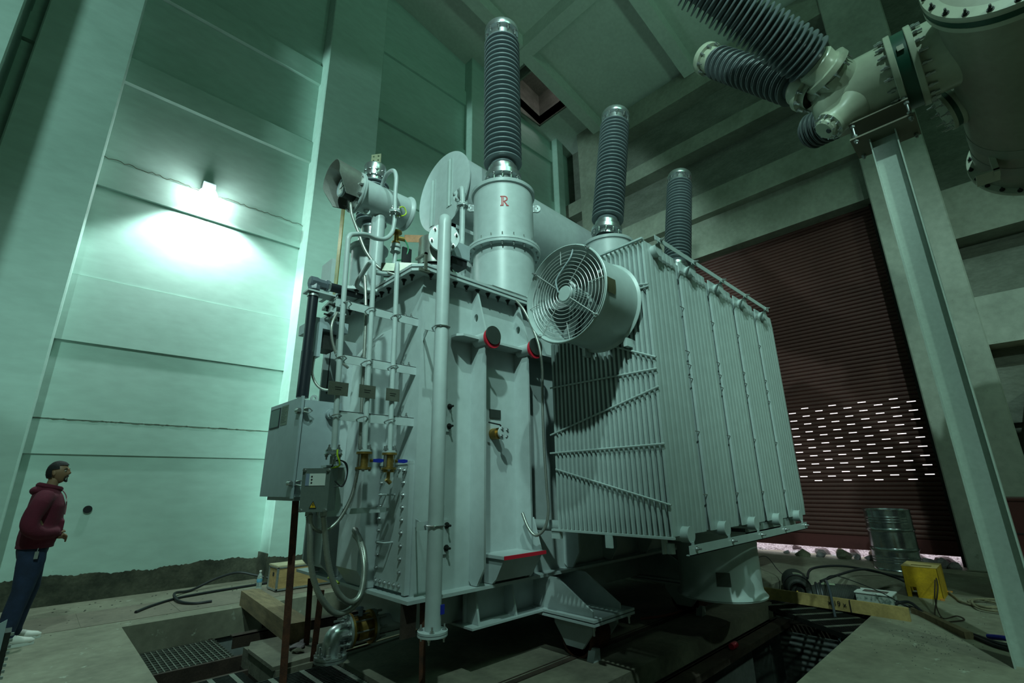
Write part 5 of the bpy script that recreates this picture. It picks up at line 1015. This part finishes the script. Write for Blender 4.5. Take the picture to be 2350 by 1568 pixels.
# wrapped crate and maroon cabinet at the right edge
W = root('wrapped_crate', (11.6, -1.0, 0), 'crate wrapped in silver foil with a yellow wooden rim, at the right edge', 'crate')
mb = MB(); random.seed(4)
mb.box((11.38, -1.6, .0), (11.95, -.36, 2.74)); part('foil_wrap', mb, FOIL, W); mb = MB(); mb.box((11.36, -1.62, 2.74), (11.97, -.32, 2.88)); part('top_board', mb, PLY, W); mb = MB(); mb.prism([(11.35, -.31, 2.88), (11.35, -.31, 2.80), (11.35, -.38, 2.72), (11.35, -.47, 2.72), (11.35, -.60, 2.88)], (.01, 0, 0)); part('corner_plate', mb, mat('navy_plate', (.02, .025, .06), .4), W)
M_ = root('maroon_cabinet', (8.8, -.4, 0), 'dark maroon sheet metal cabinet at the right edge before the pillar', 'cabinet')
mb = MB(); mb.box((8.5, -1.3, .0), (9.2, .30, 1.20)); part('body', mb, MAROOND, M_); mb = MB(); mb.box((8.49, -1.3, .80), (8.5, .30, .812)); part('seam', mb, BLACK, M_); mb = MB(); mb.box((8.48, -1.31, 1.18), (9.21, .31, 1.205)); part('top_edge', mb, MAROOND, M_)
# yellow drum corner behind the lower fan, small debris
mb = MB(); mb.box((8.6, 3.7, .02), (8.9, 4.1, .24)); thing('yellow_canister', mb, YEL, 'yellow canister half hidden behind the upright fan duct', 'canister')
mb = MB(); mb.tube(spline([(5.05, 3.25, .02), (5.5, 3.1, .02), (6.1, 3.15, .02)], 6), .014, 8); thing('red_hose', mb, mat('faded_red', (.25, .07, .05), .7), 'short faded red hose on the slab under the radiators', 'hose')
# bottle cap sized debris
mb = MB(); random.seed(21)
for i in range(420):
    x, y = (random.uniform(.2, 3.5), random.uniform(7.4, 9.0)) if i % 3 == 0 else ((random.gauss(6.3, .35), random.gauss(.95, .18)) if i % 3 == 1 else (random.uniform(4.9, 9.5), random.uniform(-.6, 1.4)))
    r_ = random.uniform(.002, .007) if i % 9 else .012; mb.lathe([(r_, .0), (r_*.8, r_*.5), (0, r_*.6)], 5, Matrix.Translation((x, y, .0))@Matrix.Diagonal((1, random.uniform(.5, 1), 1, 1)))
thing('floor_grit', mb, mat('dark_grit', (.05, .055, .045), .8), 'dark grit and crumbs scattered over the dusty floor', 'grit', kind='stuff')
# cable entry hole plug in the green wall
mb = MB(); mb.cyl((.60, 9.225, 1.19), (.60, 9.255, 1.19), .05, 20); thing('wall_plug', mb, BLACK, 'small round black plug on the green wall behind the man', 'plug')

# ================================================================= PERSON
PX, PY = .13, 7.30
def skin_mesh(name, verts, edges, radii, mt, sub=2, rootv=0):
    me = bpy.data.meshes.new(name); me.from_pydata(verts, edges, []); o = bpy.data.objects.new(name, me); COL.objects.link(o)
    sk = o.modifiers.new('s', 'SKIN'); sk.use_smooth_shade = True
    for i, d in enumerate(me.skin_vertices[0].data):
        r = radii[i]; d.radius = (r, r) if not isinstance(r, tuple) else r; d.use_root = (i == rootv)
    sb_ = o.modifiers.new('u', 'SUBSURF'); sb_.levels = sub; sb_.render_levels = sub
    dg = bpy.context.evaluated_depsgraph_get(); out = bpy.data.meshes.new_from_object(o.evaluated_get(dg)); out.name = name
    bpy.data.objects.remove(o); out.materials.clear(); out.materials.append(mt)
    for p in out.polygons: p.use_smooth = True
    return out
Pn = root('person', (PX, PY, 0), 'young man in maroon hoodie, blue jeans and white sneakers standing by the green wall', 'person')
def W3(x, y, z): return (PX+x, PY+y, z)
def loft(mb, secs, n=20):
    """closed limb through elliptical sections (x, y, z, rx, ry)"""
    m = len(secs); vs = []
    for x, y, z, rx, ry in secs:
        for j in range(n): q = 2*PI*j/n; vs.append(V(W3(x+rx*math.cos(q), y+ry*math.sin(q), z)))
    mb.add(vs, [(i*n+j, i*n+(j+1) % n, (i+1)*n+(j+1) % n, (i+1)*n+j) for i in range(m-1) for j in range(n)]+[tuple(range(n))[::-1], tuple(range((m-1)*n, m*n))])
def fused(name, mb, mt, vox=.014, smooth=6):
    me = bpy.data.meshes.new(name); me.from_pydata(mb.v, [], mb.f); bm = bmesh.new(); bm.from_mesh(me); bmesh.ops.recalc_face_normals(bm, faces=bm.faces); bm.to_mesh(me); bm.free()
    o = bpy.data.objects.new(name, me); COL.objects.link(o); r_ = o.modifiers.new('r', 'REMESH'); r_.mode = 'VOXEL'; r_.voxel_size = vox; r_.use_smooth_shade = True
    q_ = o.modifiers.new('s', 'SMOOTH'); q_.iterations = smooth; q_.factor = .5
    dg = bpy.context.evaluated_depsgraph_get(); out = bpy.data.meshes.new_from_object(o.evaluated_get(dg)); bpy.data.objects.remove(o); out.materials.clear(); out.materials.append(mt); out.name = name
    for p in out.polygons: p.use_smooth = True
    return out
# body under the clothes: one continuous figure
mb = MB(); loft(mb, [(-.02, 0, .86, .09, .12), (-.02, 0, 1.0, .10, .13), (-.01, 0, 1.2, .10, .13), (0, 0, 1.36, .10, .16), (-.02, 0, 1.45, .07, .12), (.0, 0, 1.49, .052, .055), (.01, 0, 1.56, .05, .052), (.015, 0, 1.60, .045, .045)])
for s in (-1, 1):
    loft(mb, [(-.02, s*.09, .90, .07, .07), (-.02+.02*s, s*.10, .50, .05, .05), (-.05+.02*s, s*.11, .12, .04, .04), (-.05+.02*s, s*.11, .04, .045, .04)])
    mb.tube([W3(-.02, s*.15, 1.40), W3(-.07, s*.21, 1.18), W3(.04, s*.15, 1.03), W3(.12, s*.10, 1.00)], [.05, .042, .033, .03], 12)
link('body', fused('body', mb, SKIN), None, Pn)
# head: shaped sphere with brow, nose, lips, chin, ear
def head_mesh():
    bm = bmesh.new(); bmesh.ops.create_uvsphere(bm, u_segments=48, v_segments=36, radius=1)
    for v in bm.verts:
        x, y, z = v.co
        X, Y, Z = x*.098, y*.076, z*.118
        if z < 0: k = 1+.30*z; Y *= (1+.38*z); X *= (1+.16*z)
        if x > 0: X -= .010*x*(1-abs(z))       # flatten face
        fr = max(0, x)
        X += .026*math.exp(-((y/.15)**2))*math.exp(-(((z+.18)/.16)**2))*fr            # nose tip
        X += .012*math.exp(-((y/.12)**2))*math.exp(-(((z-.05)/.22)**2))*fr            # bridge
        X += .007*math.exp(-((y/.55)**2))*math.exp(-(((z-.20)/.09)**2))*fr            # brow
        X -= .012*(math.exp(-(((y-.38)/.17)**2))+math.exp(-(((y+.38)/.17)**2)))*math.exp(-(((z-.06)/.10)**2))*fr  # sockets
        X += .007*math.exp(-((y/.30)**2))*(math.exp(-(((z+.46)/.05)**2))+math.exp(-(((z+.57)/.05)**2)))*fr       # lips
        X += .012*math.exp(-((y/.35)**2))*math.exp(-(((z+.82)/.16)**2))*fr            # chin
        if x < 0: X *= 1.06
        v.co = (X, Y, Z)
    me = bpy.data.meshes.new('head'); bm.to_mesh(me); bm.free()
    for p in me.polygons: p.use_smooth = True
    me.materials.append(SKIN); return me
HMx = Matrix.Translation(W3(.03, 0, 1.635))@Matrix.Rotation(math.radians(-26), 4, 'Z')@Matrix.Rotation(math.radians(-8), 4, 'Y')@Matrix.Diagonal((.98, .98, .98, 1))
hd = link('head', head_mesh(), HMx, Pn)
mb = MB()
for s in (-1, 1): mb.sphere((.0735, s*.030, .008), .012, 12)
hm = mb.mesh('eyes', mat('eye_white', (.30, .28, .25), .4)); link('eyes', hm, HMx, Pn)
mb = MB()
for s in (-1, 1): mb.sphere((.0818, s*.030, .007), .0052, 8)
link('irises', mb.mesh('irises', HAIR), HMx, Pn)
mb = MB()
for s in (-1, 1): mb.tube([(.088, s*.014, .027), (.086, s*.03, .033), (.074, s*.048, .027)], [.004, .005, .003], 6)
link('eyebrows', mb.mesh('eyebrows', HAIR), HMx, Pn)
mb = MB()
for s in (-1, 1): mb.sphere((-.005, s*.077, -.006), .021, 12, (.7, .30, 1.25))
link('ears', mb.mesh('ears', SKIN), HMx, Pn)
mb = MB(); mb.tube([(.074, -.026, -.054), (.090, -.01, -.045), (.092, 0, -.046), (.090, .01, -.045), (.074, .026, -.054)], [.004, .005, .004, .005, .004], 6); mb.tube([(.074, -.026, -.054), (.068, -.030, -.075), (.070, -.014, -.098), (.075, 0, -.102), (.070, .014, -.098), (.068, .030, -.075), (.074, .026, -.054)], [.003, .005, .011, .012, .011, .005, .003], 8); link('beard', mb.mesh('beard', HAIR), HMx, Pn)
mb = MB(); mb.tube([(.078, -.02, -.060), (.089, 0, -.059), (.078, .02, -.060)], [.002, .0045, .002], 6); link('lips', mb.mesh('lips', mat('lips', (.2, .08, .06), .5)), HMx, Pn)
# hair cap
bm = bmesh.new(); bmesh.ops.create_uvsphere(bm, u_segments=40, v_segments=28, radius=1); random.seed(9)
for v in bm.verts:
    x, y, z = v.co; v.co = (x*.104-.004+(.006 if x > .5 else 0), y*.083, z*.125+.006)
    v.co *= 1+.012*math.sin(x*31)*math.sin(y*27+z*23)
dl = [v for v in bm.verts if (v.co.x > .052 and v.co.z < .070) or (v.co.x > -.012 and v.co.z < .022) or v.co.z < -.055]
bmesh.ops.delete(bm, geom=dl, context='VERTS'); me = bpy.data.meshes.new('hair'); bm.to_mesh(me); bm.free(); me.materials.append(HAIR)
for p in me.polygons: p.use_smooth = True
link('hair', me, HMx, Pn)
# hoodie
mb = MB(); loft(mb, [(-.01, 0, .895, .130, .175), (-.01, 0, .92, .150, .195), (-.005, 0, 1.0, .158, .20), (.005, 0, 1.15, .155, .195), (.005, 0, 1.30, .150, .205), (-.01, 0, 1.40, .125, .19), (-.02, 0, 1.45, .10, .13), (-.02, 0, 1.49, .085, .09)], 28)
for s in (-1, 1): mb.tube(spline([W3(-.02, s*.14, 1.405), W3(-.05, s*.21, 1.32), W3(-.09, s*.245, 1.19), W3(-.085, s*.255, 1.10), W3(-.01, s*.225, 1.04), W3(.08, s*.16, 1.03), W3(.13, s*.11, 1.03)], 4), [.082, .084, .084, .083, .082, .081, .080, .079, .078, .077, .076, .075, .074, .073, .072, .070, .067, .064, .060, .057, .054, .052, .05, .048, .046], 16)
mb.prism([W3(.10, -.12, .985), W3(.10, .12, .985), W3(.10, .09, 1.15), W3(.10, -.09, 1.15)], (.075, 0, 0))
link('hoodie', fused('hoodie', mb, HOOD, .012, 5), None, Pn)
mb = MB(); pts = [V(W3(-.01+.085*math.cos(q), .08*math.sin(q), 1.485+.022*math.cos(q)*-1)) for q in [2*PI*i/24 for i in range(25)]]
mb.tube(pts, .030, 10, False); mb.sphere(W3(-.085, 0, 1.45), .085, 20, (.9, 1.3, .62)); part('hood', mb, HOOD, Pn)
mb = MB(); mb.lathe([(.150, 0), (.158, .004), (.158, .05), (.150, .06)], 40, Matrix.Translation(W3(-.01, 0, .885))@Matrix.Diagonal((.93, 1.22, 1, 1))); part('hem_band', mb, HOOD, Pn)
mb = MB(); [mb.tube(spline([W3(.080, y, 1.47), W3(.135, y, 1.40), W3(.158, y*1.1, 1.30), W3(.163, y*1.1, 1.20)], 5), .004, 6) for y in (-.035, .035)]; part('drawstrings', mb, mat('string', (.3, .12, .14), .8), Pn)
LG = mb = MB(); mb.box(W3(.144, -.075, 1.335), W3(.153, -.028, 1.372)); lg = part('chest_patch', mb, WHITE, Pn, 'small white chest patch with an M')
text('M', .040, frameM(W3(.1535, -.072, 1.339), (0, 1, 0), (0, 0, 1)), mat('grey_print', (.2, .2, .2), .6), lg)
# hand with five fingers leaving the pocket
def hand(s):
    hb = W3(.12, s*.11, 1.0); vts = [hb, (hb[0]+.05, hb[1]-s*.03, hb[2]-.02)]; rr = [.026, .028]; ed = [(0, 1)]
    for k in range(4):
        base = (hb[0]+.07, hb[1]-s*(.015+.016*k), hb[2]+.005-.012*k); m_ = (base[0]+.03, base[1]-s*.02, base[2]-.022); t_ = (base[0]+.028, base[1]-s*.035, base[2]-.045-.004*(k % 2)); n_ = len(vts)
        vts += [base, m_, t_]; rr += [.0095, .009, .0075]; ed += [(1, n_), (n_, n_+1), (n_+1, n_+2)]
    n_ = len(vts); vts += [(hb[0]+.03, hb[1]-s*.0, hb[2]+.025), (hb[0]+.06, hb[1]-s*.012, hb[2]+.035), (hb[0]+.08, hb[1]-s*.03, hb[2]+.03)]; rr += [.011, .0105, .008]; ed += [(0, n_), (n_, n_+1), (n_+1, n_+2)]
    return skin_mesh('hand', vts, ed, rr, SKIN, 1)
for s in (-1, 1): link('hand', hand(s), None, Pn)
# jeans
mb = MB(); loft(mb, [(-.02, 0, .78, .105, .15), (-.02, 0, .86, .125, .175), (-.02, 0, .96, .125, .165)], 24)
for s, fx in ((-1, -.02), (1, .03)): loft(mb, [(-.02, s*.075, .90, .11, .085), (-.01, s*.085, .76, .112, .09), (fx, s*.10, .50, .082, .075), (fx-.03, s*.11, .30, .078, .070), (fx-.045, s*.12, .12, .070, .062), (fx-.035, s*.125, .055, .075, .06)], 20)
link('jeans', fused('jeans', mb, DENIM, .012, 4), None, Pn)
mb = MB(); mb.box(W3(.0, -.195, .79), W3(.03, -.185, .86)); mb.tube([W3(.015, -.19, .86), W3(.02, -.18, .93)], .004, 6); part('key_fob', mb, ALU, Pn)
for s, fx in ((-1, -.02), (1, .03)):
    mb = MB(); prof = [(-.075, .05), (-.02, .095), (.06, .075), (.13, .05), (.185, .032)]
    vs = []; n = 10
    secs = [(-.085, .030, .055), (-.06, .038, .095), (.0, .042, .105), (.06, .046, .080), (.12, .048, .060), (.17, .040, .048), (.20, .018, .030)]
    for x, wy, h in secs:
        for j in range(n): q = PI*2*j/n; vs.append(V(W3(fx-.02+x, s*.125+wy*math.cos(q), max(.012, .012+h*.5+h*.55*math.sin(q)))))
    m = len(secs); mb.add(vs, [(i*n+j, i*n+(j+1) % n, (i+1)*n+(j+1) % n, (i+1)*n+j) for i in range(m-1) for j in range(n)]+[tuple(range(n)), tuple(range((m-1)*n, m*n))])
    sh = part('sneaker', mb, WHITE, Pn, ang=60); mb = MB(); mb.prism([W3(fx-.105, s*.125-.035, .0), W3(fx+.10, s*.125-.048, 0), W3(fx+.18, s*.125-.02, 0), W3(fx+.18, s*.125+.02, 0), W3(fx+.10, s*.125+.048, 0), W3(fx-.105, s*.125+.035, 0)], (0, 0, .025)); part('sole', mb, PAPER, sh)
    mb = MB(); [mb.tube([W3(fx+.04+.022*k, s*.125-.022, .088-.010*k), W3(fx+.05+.022*k, s*.125+.022, .088-.010*k)], .004, 5) for k in range(4)]; part('laces', mb, PAPER, sh)
